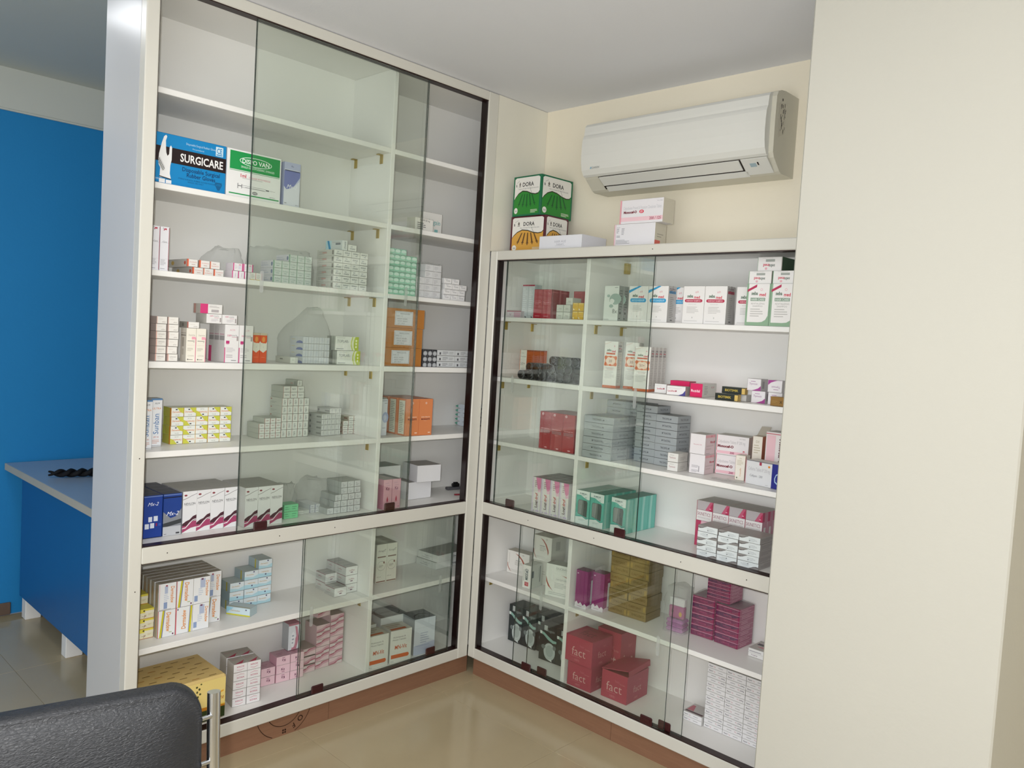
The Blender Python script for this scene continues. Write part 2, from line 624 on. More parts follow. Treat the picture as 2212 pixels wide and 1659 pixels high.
def emblem(par):
    """ring stamp printed on the plywood, cut by the board edges"""
    b = MB()
    c0, c1 = -0.8586, 0.103
    col = ink('#2c1a12', 0.7, 0.2)
    yy = 0.0194
    for rad, hw in ((0.108, 0.0011), (0.0685, 0.0011)):
        n = 120
        for k in range(n):
            a0, a1 = 2 * math.pi * k / n, 2 * math.pi * (k + 1) / n
            q = [(c0 + (rad + e_) * math.cos(a), c1 + (rad + e_) * math.sin(a)) for a, e_ in ((a0, -hw), (a0, hw), (a1, hw), (a1, -hw))]
            if all(0.002 < z_ < 0.076 for _, z_ in q):
                b.face([(x_, yy, z_) for x_, z_ in q], col)
    for ch, (px_, pz_), s in (('O', (-0.7936, 0.043), 0.021), ('F', (-0.8200, 0.0234), 0.019)):
        up = Vector((px_ - c0, 0, pz_ - c1)).normalized()
        rt = Vector((up.z, 0, -up.x))
        vs, fs, wd = glyphs(ch, 0.012)
        b.mesh([Vector((px_, yy, pz_)) + rt * (q[0] - wd / 2) * s + up * (q[1] - .5) * s for q in vs], fs, col)
    for dx in (-.0042, .0042):
        for dz in (-.0042, .0042):
            b.face([(-0.857 + dx + .0036 * math.cos(k * math.pi / 4), yy, 0.0145 + dz + .0036 * math.sin(k * math.pi / 4)) for k in range(8)], col)
    b.obj('stamp', par)


ZA, ZB, ZC, ZD, ZE, ZM, ZF, ZG = 2.116, 1.838, 1.579, 1.305, 1.031, 0.750, 0.422, 0.122
ZT, Z1, Z2, Z3, Z4 = 1.795, 1.526, 1.276, 1.008, 0.423

# tall cabinet (front in the plane y=0)
cl = tag(empty('display_cabinet', (0, 0, 0)), 'tall cream ceiling-high medicine cabinet with sliding glass doors', 'cabinet')
lm, fm = M['lam'], M['frame']
upart('side_panel', 'L', cl, -1.4133, -1.3951, 0.040, 0.311, 0.0, 2.434, M['endlam'])
for (a, b_) in ((-1.4133, -1.3751), (-0.056, 0.0)):
    upart('frame_stile', 'L', cl, a, b_, 0.0, 0.0398, 0.077 if a > -1 else 0.0, 2.434, fm, 0.003)
upart('frame_rail', 'L', cl, -1.3753, -0.0558, 0.0, 0.0398, 2.398, 2.434, fm, 0.003)
upart('frame_rail', 'L', cl, -1.3753, -0.0558, 0.0, 0.0398, 0.699, 0.7495, fm, 0.003)
upart('frame_rail', 'L', cl, -1.3753, -0.0558, 0.0, 0.0398, 0.077, 0.1215, fm, 0.003)
upart('top_panel', 'L', cl, -1.3951, 0.3, 0.04, 0.298, 2.408, 2.43, lm)
upart('bottom_panel', 'L', cl, -1.3951, 0.3, 0.04, 0.298, 0.104, ZG, lm)
upart('middle_panel', 'L', cl, -1.3951, 0.3, 0.04, 0.298, 0.732, ZM, lm)
upart('back_panel', 'L', cl, -1.3951, 0.3, 0.298, 0.311, 0.0, 2.434, lm)
upart('right_panel', 'L', cl, 0.291, 0.3, 0.04, 0.298, 0.122, 2.408, lm)
upart('partition', 'L', cl, -0.502, -0.484, 0.042, 0.298, ZM, 2.408, lm, 0.0012)
upart('partition', 'L', cl, -0.502, -0.484, 0.042, 0.298, ZG, 0.732, lm, 0.0012)
upart('blank_panel', 'L', cl, 0.0005, 0.302, 0.002, 0.02, ZT + 0.001, 2.434, M['grime'])
for z, t in ((ZA, .018), (ZB, .018), (ZC, .017), (ZD, .020), (ZE, .019), (ZF, .019)):
    upart('shelf', 'L', cl, -1.395, -0.5025, 0.042, 0.2975, z - t, z, lm, 0.0012)
    upart('shelf', 'L', cl, -0.4835, 0.2905, 0.042, 0.2975, z - t, z, lm, 0.0012)
clips('L', cl, -0.5021, [z - .018 for z in (ZA, ZB, ZC, ZD, ZE, ZF)], -1)
clips('L', cl, -1.395, [z - .018 for z in (ZB, ZC, ZD, ZE, ZF)], 1)
upart('door_track', 'L', cl, -1.3745, -0.0565, 0.004, 0.036, ZM - .0008, ZM + .0022, M['track'])
upart('door_track', 'L', cl, -1.3745, -0.0565, 0.004, 0.036, 0.1212, 0.1242, M['track'])
upart('door_track', 'L', cl, -1.3745, -0.0565, 0.004, 0.036, 2.3945, 2.3985, M['track'])
upart('door_track', 'L', cl, -1.3745, -0.0565, 0.004, 0.036, 0.6965, 0.6993, M['track'])
for z0, z1 in ((ZM, 2.398), (.122, .699)):
    upart('edge_seal', 'L', cl, -0.0655, -0.0562, 0.006, 0.034, z0 + .003, z1 - .003, M['seal'])
    upart('edge_seal', 'L', cl, -1.3749, -1.3725, 0.006, 0.034, z0 + .003, z1 - .003, M['track'])
pane('L', cl, -1.0700, -0.3640, 0.0085, ZM + .0025, 2.394, -1.021, [-0.991])
pane('L', cl, -1.0640, -0.3560, 0.0250, ZM + .0025, 2.394, -0.413, [-0.442])
pane('L', cl, -0.8200, -0.1080, 0.0085, .1245, .696, -0.775, [-0.739])
pane('L', cl, -0.8020, -0.0980, 0.0250, .1245, .696, -0.155, [-0.193])
pl = upart('plinth', 'L', cl, -1.395, -0.676, 0.02, 0.036, 0.0, 0.0765, M['ply'])
emblem(pl)
upart('plinth', 'L', cl, -0.6745, 0.0192, 0.02, 0.036, 0.0, 0.0765, M['ply'])

# lower cabinet (front in the plane x=0)
cr = tag(empty('display_cabinet', (0, 0, 0)), 'waist-to-head-high cream medicine cabinet under the air conditioner', 'cabinet')
UE = 1.446
upart('frame_stile', 'R', cr, 0.0002, 0.0388, 0.0002, 0.0398, 0.077, ZT, fm, 0.003)
upart('frame_stile', 'R', cr, UE - .036, UE, 0.0, 0.0398, 0.0, ZT, fm, 0.003)
upart('frame_rail', 'R', cr, 0.0386, UE - .0358, 0.0, 0.0398, 1.7575, ZT, fm, 0.003)
upart('frame_rail', 'R', cr, 0.0386, UE - .0358, 0.0, 0.0398, 0.699, 0.7495, fm, 0.003)
upart('frame_rail', 'R', cr, 0.0386, UE - .0358, 0.0, 0.0398, 0.077, 0.1215, fm, 0.003)
upart('top_panel', 'R', cr, 0.0005, UE, 0.04, 0.3015, 1.771, ZT, lm)
upart('bottom_panel', 'R', cr, 0.0165, UE, 0.04, 0.29, 0.104, ZG, lm)
upart('middle_panel', 'R', cr, 0.0165, UE, 0.04, 0.29, 0.732, ZM, lm)
upart('back_panel', 'R', cr, 0.0005, UE, 0.29, 0.302, 0.0, 1.771, lm)
upart('side_panel', 'R', cr, 0.0005, 0.0165, 0.04, 0.29, 0.077, 1.771, lm)
upart('side_panel', 'R', cr, UE - .016, UE, 0.04, 0.29, 0.0, 1.771, lm)
upart('partition', 'R', cr, 0.480, 0.4975, 0.042, 0.29, ZM, 1.771, lm, 0.0012)
upart('partition', 'R', cr, 0.480, 0.4975, 0.042, 0.29, ZG, 0.732, lm, 0.0012)
for z, t in ((Z1, .017), (Z2, .019), (Z3, .017), (Z4, .017)):
    upart('shelf', 'R', cr, 0.0168, 0.4797, 0.042, 0.2897, z - t, z, lm, 0.0012)
    upart('shelf', 'R', cr, 0.4978, UE - .0163, 0.042, 0.2897, z - t, z, lm, 0.0012)
zz = [z - .017 for z in (Z1, Z2, Z3, Z4)]
clips('R', cr, 0.0166, zz, 1)
clips('R', cr, 0.4977, zz, 1)
upart('door_catch', 'R', cr, 0.4977, 0.512, 0.255, 0.28, 1.72, 1.762, M['brass'], 0.001)
for z in (ZM, .122):
    upart('door_track', 'R', cr, 0.040, UE - .037, 0.004, 0.036, z - .0008, z + .0022, M['track'])
for z in (1.7575, .699):
    upart('door_track', 'R', cr, 0.040, UE - .037, 0.004, 0.036, z - .0028, z + .0005, M['track'])
for z0, z1 in ((ZM, 1.7575), (.122, .699)):
    upart('edge_seal', 'R', cr, 0.0390, 0.0480, 0.006, 0.034, z0 + .003, z1 - .003, M['seal'])
pane('R', cr, 0.0915, 0.8060, 0.0085, ZM + .0025, 1.754, 0.763, [0.740])
pane('R', cr, 0.0790, 0.7955, 0.0250, ZM + .0025, 1.754, 0.145, [0.176])
pane('R', cr, 0.2535, 0.9760, 0.0085, .1245, .696, 0.930, [0.334, 0.906])
pane('R', cr, 0.3140, 1.0350, 0.0250, .1245, .696, 0.373, [0.403, 0.970])
upart('plinth', 'R', cr, 0.0205, 0.75, 0.02, 0.036, 0.0, 0.0765, M['ply'])
upart('plinth', 'R', cr, 0.7515, UE, 0.02, 0.036, 0.0, 0.0765, M['ply'])

for U, par, spots in (('L', cl, ((-1.30, .724), (-0.92, .724), (-0.70, .724), (-1.392, .62), (-1.392, 1.02))), ('R', cr, ((.30, .724), (.63, .724), (1.00, .724), (1.24, .724), (.80, 1.777)))):
    for u_, z_ in spots:
        b = MB()
        b.tube([uvw(U, u_, .0006, z_ - .0007), uvw(U, u_, -.0007, z_ - .0007)], .0017, M['seal'], 10)
        b.obj('screw_cap', par)


# ------------------------------------------------------------------ air conditioner
def prism(b, prof, y0, y1, mat, smooth=False):
    """profile of (depth from wall, height) swept along the wall"""
    p0 = [(CX - d, y0, z) for d, z in prof]
    p1 = [(CX - d, y1, z) for d, z in prof]
    n = len(prof)
    b.mesh(p0 + p1, [(i, (i + 1) % n, n + (i + 1) % n, n + i) for i in range(n)], mat, smooth)
    b.face(list(reversed(p0)), mat)
    b.face(p1, mat)


ac = tag(empty('air_conditioner', (CX, -0.75, 2.04)), 'white split air conditioner indoor unit on the cream wall', 'air conditioner')


def acpart(name, mb):
    o = mb.obj(name, ac)
    o.matrix_parent_inverse = Matrix.Translation((-CX, 0.75, -2.04))
    return o


Y0, Y1 = -1.145, -0.358
b = MB()
prism(b, [(0.0005, 2.040), (0.0005, 2.309), (.10, 2.309), (.130, 2.305), (.152, 2.296), (.160, 2.280), (.162, 2.20), (.160, 2.10), (.150, 2.083), (.105, 2.046), (.090, 2.040)], Y0, Y1, M['acbody'])
acpart('casing', b)
b = MB()
prism(b, [(.150, 2.296), (.172, 2.290), (.181, 2.279), (.184, 2.256), (.1845, 2.246), (.189, 2.238), (.1925, 2.229), (.195, 2.20), (.1955, 2.165), (.193, 2.135), (.187, 2.110), (.176, 2.093), (.166, 2.087), (.158, 2.090), (.155, 2.29)], Y0 + .016, Y1 - .006, M['ac'])
acpart('front_panel', b)


def slope(t, o):  # along the underside from the panel lip to the wall
    return (.166 - .060 * t + o * .5, 2.086 - .040 * t - o * .86)


def flap(name, t0, t1, o0, o1, y0, y1, mat):
    b = MB()
    q = [slope(t0, o0), slope(t0, o1), slope(t1, o1), slope(t1, o0)]
    prism(b, q, y0, y1, mat)
    return acpart(name, b)


flap('air_outlet', .02, .96, 0.000, .0012, -1.03, -0.43, M['acdark'])
flap('louver', .04, .66, .0015, .0045, -1.026, -0.434, M['ac'])
flap('outlet_lip', .76, 1.1, .0015, .004, -1.04, -0.44, M['ac'])
flap('control_panel', .02, 1.0, .0005, .004, -1.128, -1.034, M['ac'])
flap('receiver_window', .28, .50, .0042, .0048, -1.082, -1.060, M['acblue'])
flap('indicator_lamps', .24, .42, .0042, .0047, -1.092, -1.087, M['acdark'])
b = MB()
vs, fs, wd = glyphs('DAIKIN', 0.01, 0.15)
s = 0.0075
tri = [(0, 0), (.9, 0), (.9, 1), (.45, 1)]
b.mesh([(CX - .1905 - .003 + .0, -0.411 - q[0] * s - .010, 2.112 + q[1] * s) for q in vs], [tuple(reversed(f)) for f in fs], ink('#8f9496'))
b.face([(CX - .1935, -0.409 - q[0] * .009, 2.112 + q[1] * s) for q in tri], ink('#7fa7bd'))
acpart('maker_mark', b)
b = MB()
rn = random.Random(3)
yy = Y0 - .0004
b.face([(CX - .14, yy, 2.262), (CX - .096, yy, 2.268), (CX - .088, yy, 2.172), (CX - .132, yy, 2.152)], ink('#c9c5b6'))
for k in range(30):
    d0, z0 = rn.uniform(.094, .128), rn.uniform(2.165, 2.258)
    hh = rn.uniform(.004, .016)
    b.face([(CX - d0, yy - .0003, z0), (CX - d0 + .003, yy - .0003, z0), (CX - d0 + .003, yy - .0003, z0 + hh), (CX - d0, yy - .0003, z0 + hh)], ink('#6f6c66'))
b.face([(CX - .118 + .004 * math.cos(k), yy - .0003, 2.276 + .005 * math.sin(k)) for k in (0, 1, 2, 3, 4, 5)], ink('#2d2a28'))
acpart('rating_sticker', b)

# ------------------------------------------------------------------ counter in the blue room
ct = tag(empty('counter_desk', (-1.22, 1.1, 0)), 'blue laminate counter with grey top before the blue wall', 'counter')


def ctp(name, x0, x1, y0, y1, z0, z1, mat, bev=0.0):
    o = boxpart(name, ct, x0, x1, y0, y1, z0, z1, mat, bev)
    o.matrix_parent_inverse = Matrix.Translation((1.22, -1.1, 0))
    return o


b = MB()
b.box(-1.283, -0.62, 0.47, 1.822, 0.692, 0.722, M['counteredge'], 0.0)
b.box(-1.281, -0.622, 0.472, 1.82, 0.7215, 0.7228, M['counter'])
o = b.obj('countertop', ct)
o.matrix_parent_inverse = Matrix.Translation((1.22, -1.1, 0))
ctp('side_panel', -1.222, -1.204, 0.50, 1.776, 0.098, 0.692, M['bluelam'], 0.001)
ctp('back_panel', -1.204, -0.66, 1.756, 1.776, 0.098, 0.692, M['bluelam'])
ctp('front_panel', -1.204, -0.66, 0.50, 0.52, 0.098, 0.692, M['bluelam'])
for y_ in (1.70, 1.14, 0.56):
    ctp('foot', -1.216, -1.150, y_, y_ + .055, 0.0, 0.098, M['lam'], 0.002)
    ctp('foot', -0.74, -0.68, y_, y_ + .055, 0.0, 0.098, M['lam'], 0.002)
b = MB()
n = 60
for ph in (0, math.pi):
    pts = []
    for k in range(n + 1):
        t = k / n
        a = 2 * math.pi * 3.0 * t + ph
        amp = 0.017 * min(1, 4 * t, 4 * (1 - t) + .2)
        pts.append((-1.232 + .24 * t, 1.372 - .07 * t + amp * math.sin(a), .7425 + .008 * math.cos(a)))
    b.tube(pts, [0.011 * min(1, .35 + 3 * k / n) for k in range(n + 1)], M['strap'], 8)
tag(b.obj('braided_strap'), 'black braided strap lying on the grey countertop', 'strap')

# ------------------------------------------------------------------ office chair
ch = tag(empty('visitor_chair', (-1.93, -1.3, 0)), 'black padded visitor chair with chrome tube frame', 'chair')


def chp(name, mb):
    o = mb.obj(name, ch)
    o.matrix_parent_inverse = Matrix.Translation((1.93, 1.3, 0))
    return o


def pad(b, x0, x1, zz0, zz1, rad, thick, dome, mat, place):
    """rounded upholstered pad; place(x, z, t) puts a point"""
    N = 10
    xc, zc = (x0 + x1) / 2, (zz0 + zz1) / 2
    hx, hz = (x1 - x0) / 2, (zz1 - zz0) / 2
    out = []
    for k in range(4 * N):
        q, a = k // N, (k % N) / N * math.pi / 2
        cxs, czs = ((1, 1), (-1, 1), (-1, -1), (1, -1))[q]
        aa = a + q * math.pi / 2
        out.append((cxs * (hx - rad) + rad * math.cos(aa), czs * (hz - rad) + rad * math.sin(aa)))
    sections = [(1.0, -thick / 2 * .8), (1.0, thick * .05), (.993, thick * .26), (.975, thick * .40), (.955, thick * .42), (.94, thick * .41), (.90, thick * .5 + dome * .15), (.82, thick / 2 + dome * .45), (.70, thick / 2 + dome * .70), (.55, thick / 2 + dome * .85), (.3, thick / 2 + dome), (0.02, thick / 2 + dome)]
    vs, fs = [], []
    for sc, t in sections:
        for (a_, c_) in out:
            # keep the border an even width
            mx, mz = max(hx - (1 - sc) * min(hx, hz), .001) / hx, max(hz - (1 - sc) * min(hx, hz), .001) / hz
            vs.append(place(xc + a_ * mx, zc + c_ * mz, t))
    m_ = len(out)
    for i in range(len(sections) - 1):
        for k in range(m_):
            fs.append((i * m_ + k, i * m_ + (k + 1) % m_, (i + 1) * m_ + (k + 1) % m_, (i + 1) * m_ + k))
    b.mesh(vs, fs, mat, True)
    b.face([vs[k] for k in range(m_)], mat)
    b.face([vs[(len(sections) - 1) * m_ + k] for k in range(m_)], mat)


b = MB()
pad(b, -2.168, -1.692, 0.47, 0.832, 0.055, 0.040, 0.020, M['leather'], lambda x_, z_, t: (x_, -1.105 - t + (.03 * ((z_ - .47) / .36)), z_))
chp('backrest', b)
b = MB()
pad(b, -2.165, -1.695, -1.56, -1.13, 0.05, 0.055, 0.015, M['leather'], lambda x_, y_, t: (x_, y_, 0.435 + t))
chp('seat', b)
for xx, sgn in ((-1.674, 1), (-2.186, -1)):
    b = MB()
    b.tube([(xx, -1.083, .812), (xx, -1.090, .74), (xx, -1.108, .62), (xx, -1.125, .46), (xx, -1.135, .40), (xx, -1.14, .2), (xx, -1.14, .03), (xx, -1.16, .012), (xx, -1.22, .012), (xx, -1.5, .012), (xx, -1.56, .03), (xx, -1.565, .12), (xx, -1.56, .40)], 0.011, M['chrome'], 14)
    chp('tube_frame', b)
    for z_ in (.775, .70, .56):
        b = MB()
        b.tube([(xx - sgn * .022, -1.098 + (.775 - z_) * -.08, z_), (xx, -1.092 + (.775 - z_) * -.1, z_)], 0.004, M['chrome'], 8)
        chp('back_bolt', b)
b = MB()
b.tube([(-1.674, -1.15, .395), (-2.186, -1.15, .395)], 0.010, M['chrome'], 10)
chp('cross_tube', b)
b = MB()
b.tube([(-1.674, -1.50, .395), (-2.186, -1.50, .395)], 0.010, M['chrome'], 10)
chp('cross_tube', b)
ch.location = (-2.000, -1.296, 0)
ch.rotation_euler = (0, 0, R(-12.3))

# ------------------------------------------------------------------ stock on the shelves
G_ = 0.0006


def bagmesh(x0, x1, y0, y1, z0, z1, pinch=0.35, seed=1, rough=0.012, px_=0.5, py_=0.5, nx=12, nz=12):
    """limp clear bag standing round its contents, gathered towards the top"""
    bm = bmesh.new()
    n = 28
    rings = []
    for k in range(nz + 1):
        t = k / nz
        s = 1.0 - pinch * max(0, (t - 0.45) / 0.55) ** 1.3
        ring = []
        for j in range(n):
            a = 2 * math.pi * j / n
            c, s_ = math.cos(a), math.sin(a)
            sq = max(abs(c), abs(s_))
            ex, ey = (c / sq * .5, s_ / sq * .5)
            lx = (x0 + x1) / 2 + ex * (x1 - x0) * s + (px_ - .5) * (x1 - x0) * (1 - s)
            ly = (y0 + y1) / 2 + ey * (y1 - y0) * s + (py_ - .5) * (y1 - y0) * (1 - s)
            q = Vector((lx, ly, z0 + (z1 - z0) * t))
            d = noise.noise_vector(q * 38 + Vector((seed * 7.3, 0, 0))) * rough
            if k == 0:
                d.z = 0
            q += d * (0.35 + 0.65 * t)
            q.z = max(q.z, z0)
            ring.append(bm.verts.new(q))
        rings.append(ring)
    for k in range(nz):
        for j in range(n):
            bm.faces.new((rings[k][j], rings[k][(j + 1) % n], rings[k + 1][(j + 1) % n], rings[k + 1][j]))
    bm.faces.new(rings[-1])
    bm.verts.index_update()
    b = MB()
    b.mesh([q.co[:] for q in bm.verts], [[q.index for q in f.verts] for f in bm.faces], M['bag'], True)
    bm.free()
    return b


def bag(U, u0, u1, v0, v1, z0, z1, label, grp=None, mat='bag', **k):
    b = bagmesh(0, u1 - u0, 0, v1 - v0, 0, z1 - z0, **k)
    if mat != 'bag':
        b.mats = [M[mat]]
    o = put('plastic_bag', b.data('plastic_bag'), None, uvw(U, u0, v0, z0), urot(U, 0))
    tag(o, label, 'bag', grp)
    return o


CN, MCN = 'medicine_carton', 'carton'

# ---- tall cabinet, glove and syringe shelf
glove = carton(.238, .12, .150, '#0b86c6', topc='#0a77b2', front=[
    Rc(0, .44, 1, .74, '#231416'),
    T('SURGICARE', .675, .59, .165, '#f4f4f4', fit=.57, bold=.02),
    T('Disposable Surgical', .67, .365, .085, '#0b2f5e', fit=.50, bold=.012),
    T('Rubber Gloves', .67, .26, .085, '#0b2f5e', fit=.38, bold=.012),
    T('STERILE SURGICAL RUBBER GLOVES POWDERED', .63, .165, .03, '#0c4a7a', fit=.52),
    T('SINGLE USE ONLY', .60, .12, .03, '#0c4a7a', fit=.40),
    T('Disposable Surgical Rubber Gloves', .66, .88, .045, '#bfe0f2', fit=.40),
    T('Pre-powdered', .62, .80, .03, '#bfe0f2', fit=.2),
    Rc(.855, .765, .955, .955, '#d5ebf6'), T('CE', .905, .875, .11, '#0b86c6', fit=.07, bold=.02), Rc(.865, .78, .945, .80, '#0b86c6'),
    Pg([(.86, .22), (.95, .22), (.955, .17), (.92, .06), (.895, .06), (.855, .17)], '#0a5f92'), T('LATEX', .905, .17, .04, '#0b86c6', fit=.07),
    Pg([(.135, .12), (.14, .30), (.115, .42), (.12, .58), (.15, .80), (.175, .93), (.20, .97), (.215, .94), (.20, .86), (.205, .70), (.21, .62), (.225, .56), (.245, .60), (.25, .74), (.265, .78), (.28, .74), (.28, .50), (.265, .38), (.262, .22), (.278, .12)], '#f2f2f2'),
    Pg([(.115, .50), (.135, .52), (.20, .34), (.195, .27), (.165, .25), (.12, .36)], '#dcdcdc'),
    Pg([(.118, .49), (.122, .50), (.196, .30), (.192, .29)], '#333336'), Pg([(.116, .45), (.12, .46), (.188, .275), (.184, .27)], '#333336'), Pg([(.118, .41), (.122, .42), (.178, .265), (.174, .26)], '#333336'),
    Pg([(.13, .15), (.28, .12), (.28, .10), (.13, .13)], '#333336'),
    Rc(.13, .02, .205, .10, '#f0f0f0'), Rc(.215, .02, .285, .09, '#f0f0f0'),
    Rc(0, 0.015, .13, .03, '#0a5f92'), T('GLOVES', .09, .09, .035, '#d5ebf6', fit=.07)])
stack('glove_box', MCN, 'blue surgical glove carton showing white gloved hands', None, glove, 'L', -1.3705, .06, ZB)
syr = carton(.190, .10, .150, '#efefee', topc='#e8e8e6', front=[
    Rc(.05, .58, .975, .965, '#1f9a50'), Rc(.05, .555, .975, .565, '#1f9a50'), Rc(.05, .06, .975, .085, '#1f9a50'),
    El(.52, .79, .30, .10, '#e9f5ec'), El(.52, .79, .288, .086, '#1f9a50'), T('DISPO VAN', .52, .79, .095, '#f4fbf5', fit=.50, bold=.02),
    T('SINGLE USE HYPODERMIC SYRINGES', .56, .66, .045, '#d8f0de', fit=.62, bold=.01),
    T('1ml', .30, .475, .075, '#c8324a', bold=.02), T('SYRINGE WITH NEEDLE', .60, .455, .035, '#e08a9a', fit=.44), Ln(.28, .40, .85, .44, 1, '#cfcfcf'),
    Rc(.28, .265, .72, .27, '#6a6a6e'), Rc(.28, .225, .72, .23, '#6a6a6e'), Rc(.20, .19, .21, .30, '#6a6a6e'), Rc(.21, .24, .28, .255, '#6a6a6e'), Rc(.27, .20, .28, .29, '#6a6a6e'), Rc(.72, .235, .78, .26, '#6a6a6e'), Rc(.78, .246, .9, .25, '#6a6a6e'),
    Rc(.34, .23, .70, .238, '#a5a5a8'), El(.52, .14, .05, .035, '#8a8a8e'), T('HMD', .52, .14, .03, '#efefee'), T('100 Nos.', .85, .115, .03, '#8a8a8e')])
stack('syringe_box', MCN, 'white and green syringe carton beside the blue glove carton', None, syr, 'L', -1.129, .06, ZB)


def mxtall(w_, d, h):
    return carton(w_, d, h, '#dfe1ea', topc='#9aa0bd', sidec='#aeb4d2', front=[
        Rc(0, .84, 1, 1, '#b9bedb'), Rc(.02, .80, .98, .825, '#4a4f74'), Pg([(0, .45), (.15, .38), (.5, .42), (1, .62), (1, .80), (0, .80)], '#7b83bd'), Pg([(.45, .40), (1, .62), (1, .70), (.6, .46)], '#c3c8e2'),
        T('Mx-2', .5, .455, .10, '#eef0fa', fit=.66, shear=.4), T('Rx', .5, .92, .04, '#5a5f84'), T('60 ml', .86, .05, .025, '#55555a'), Rc(.06, .06, .2, .075, '#8a8a90')])


stack('lotion_carton', MCN, 'slim lilac and white lotion carton beside the syringe carton', None, mxtall(.060, .04, .146), 'L', -.9265, .06, ZB)
stack(CN, MCN, 'white tablet carton with teal lettering, behind a smaller white carton', None, carton(.101, .03, .090, '#eceae6', topc='#7a7a70', front=[T('Adgain', .58, .60, .22, '#4aa8a8', fit=.66), Rc(.25, .49, .9, .505, '#b5c9c8'), Rc(.62, .16, .80, .28, '#8cc3c4'), Ln(.1, .32, .5, .42, 2)], right=[Rc(0, 0, .3, 1, '#7d7464')]), 'L', -.259, .135, ZB)  # dark strip on the right face paints in its shadow
stack(CN, MCN, 'small white carton with black print in front of teal-lettered carton', None, carton(.092, .05, .051, '#e9e7e2', sidec='#d3d3c8', topc='#a8a8a0', front=[T('TAXIM 50 mg', .52, .86, .13, '#4a4a4c', fit=.75), Ln(.12, .12, .62, .70, 4, '#77777a'), Rc(.99, 0, 1, 1, '#8a8a8a')]), 'L', -.342, .08, ZB)

# ---- third shelf from the top
care = carton(.0265, .03, .132, '#e9e9ee', sidec='#e3e1e6', front=[T('-Care', .5, .66, .035, '#55555c', fit=.8, shear=.3), Rc(.05, .635, .95, .638, '#a9a9b2'), Rc(.42, .93, .72, .965, '#c04a5e'), Rc(.36, .91, .44, .945, '#a34a5e'), Rc(.3, .955, .36, .975, '#777777'), Ln(.1, .12, .75, .26, 5, '#b5b5bd'), Rc(.1, .04, .6, .05, '#8d8d96'), Rc(.05, .27, .95, .272, '#a9a9b2'), Rc(.955, .02, 1, .98, '#a8364c')], right=[Rc(0, 0, 1, 1, '#b4566a')])
stack(CN, MCN, 'tall slim white carton against the end panel on the third shelf', 'tall white cartons by the end panel', care, 'L', -1.3575, .06, ZC, cols=2, pu=.028)
orgA = carton(.033, .155, .0235, '#ece9e4', sidec='#cfccc4', topc='#e8e6e0', front=[Rc(0, 0, .12, 1, '#ee7a55'), Rc(.02, 0, .05, 1, '#e0543a'), T('FLOMATE', .57, .62, .17, '#d58a80', fit=.66), Rc(.40, .28, .75, .36, '#c9a9a2')], left=[El(.88, .5, .045, .24, '#d0543c'), El(.30, .5, .07, .28, '#cfae5a'), Rc(.96, 0, 1, 1, '#ee7a55')])  # grey sides: shade put into the colour of a white carton
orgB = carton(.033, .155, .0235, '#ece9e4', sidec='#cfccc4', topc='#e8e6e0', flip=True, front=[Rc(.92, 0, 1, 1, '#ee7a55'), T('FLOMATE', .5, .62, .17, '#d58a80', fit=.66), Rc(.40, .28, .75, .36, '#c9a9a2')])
gO = 'orange-edged small cartons'
stack(CN, MCN, 'small white carton with orange edge, lower tier of the flat pile', gO, [orgA, orgB], 'L', -1.208, .10, ZC, cols=3, pu=.0345, pick=lambda c, r, l: (0, 1, 0)[c])
for uu, wrd, mm in ((-1.226, 'at the blue end', orgA), (-1.187, 'in the middle', orgA), (-1.1525, 'beside the clear bag', orgB)):
    stack(CN, MCN, 'small white carton with orange edge, upper tier ' + wrd, gO, mm, 'L', uu, .10, ZC + .0242)
pk = carton(.0208, .05, .025, '#ebe7e8', sidec='#e2dce0', topc='#e6e2e4', front=[Rc(0, 0, .14, 1, '#d4478a'), T('VIMAX', .6, .5, .16, '#a98fae', fit=.7, rot=90)])
pk2 = carton(.034, .05, .025, '#ebe7e8', sidec='#e2dce0', topc='#e6e2e4', front=[Rc(0, 0, .1, 1, '#d4478a'), Rc(.9, 0, 1, 1, '#d4478a'), Rc(.5, 0, .51, 1, '#b9b4b8'), Ln(.16, .2, .45, .8, 4, '#cfc9ce'), Ln(.55, .2, .85, .7, 3, '#bfc4dd'), Rc(.58, .74, .8, .84, '#d87a9a')])
yb = carton(.0208, .05, .025, '#eae8e2', sidec='#e2e0d8', front=[Rc(0, 0, .8, .12, '#dcb94a'), Ln(.15, .25, .8, .85, 4, '#b9b5ae'), Rc(.92, 0, 1, 1, '#d98a8a')])
gP = 'pink-edged narrow cartons'
stack(CN, MCN, 'narrow white carton with pink edge, lower tier', gP, [pk, yb], 'L', -1.0875, .08, ZC, cols=5, pu=.0212, pick=lambda c, r, l: 1 if c > 2 else 0)
stack(CN, MCN, 'small white carton with two pink edges, upper tier', gP, pk2, 'L', -1.0845, .08, ZC + .0256, cols=2, pu=.0355)
bag('L', -1.135, -1.015, .135, .24, ZC, 1.683, 'crumpled clear plastic bag behind the pink-edged narrow cartons', seed=2, pinch=.42, px_=.75)
wg = carton(.0288, .09, .0248, '#dfe6e2', sidec='#e6e4ee', topc='#d5dcd8', front=[Rc(0, 0, .06, 1, '#8fbf9f'), T('Tri-Dox', .5, .60, .2, '#6f8f86', fit=.7), Rc(.3, .26, .7, .34, '#9fb5ae')], left=[Rc(.93, 0, 1, 1, '#8fbf9f'), El(.84, .5, .06, .28, '#4a6a9a'), Rc(.05, .3, .6, .42, '#c3c6dd'), Rc(.05, .6, .5, .68, '#c3c6dd')])
stack(CN, MCN, 'pale green carton inside the long clear bag', 'pale green cartons in the clear bag', wg, 'L', -.9345, .088, ZC + .001, cols=5, rows=4, pu=.0293, pz=.0253, skip={(0, 3), (1, 3)})
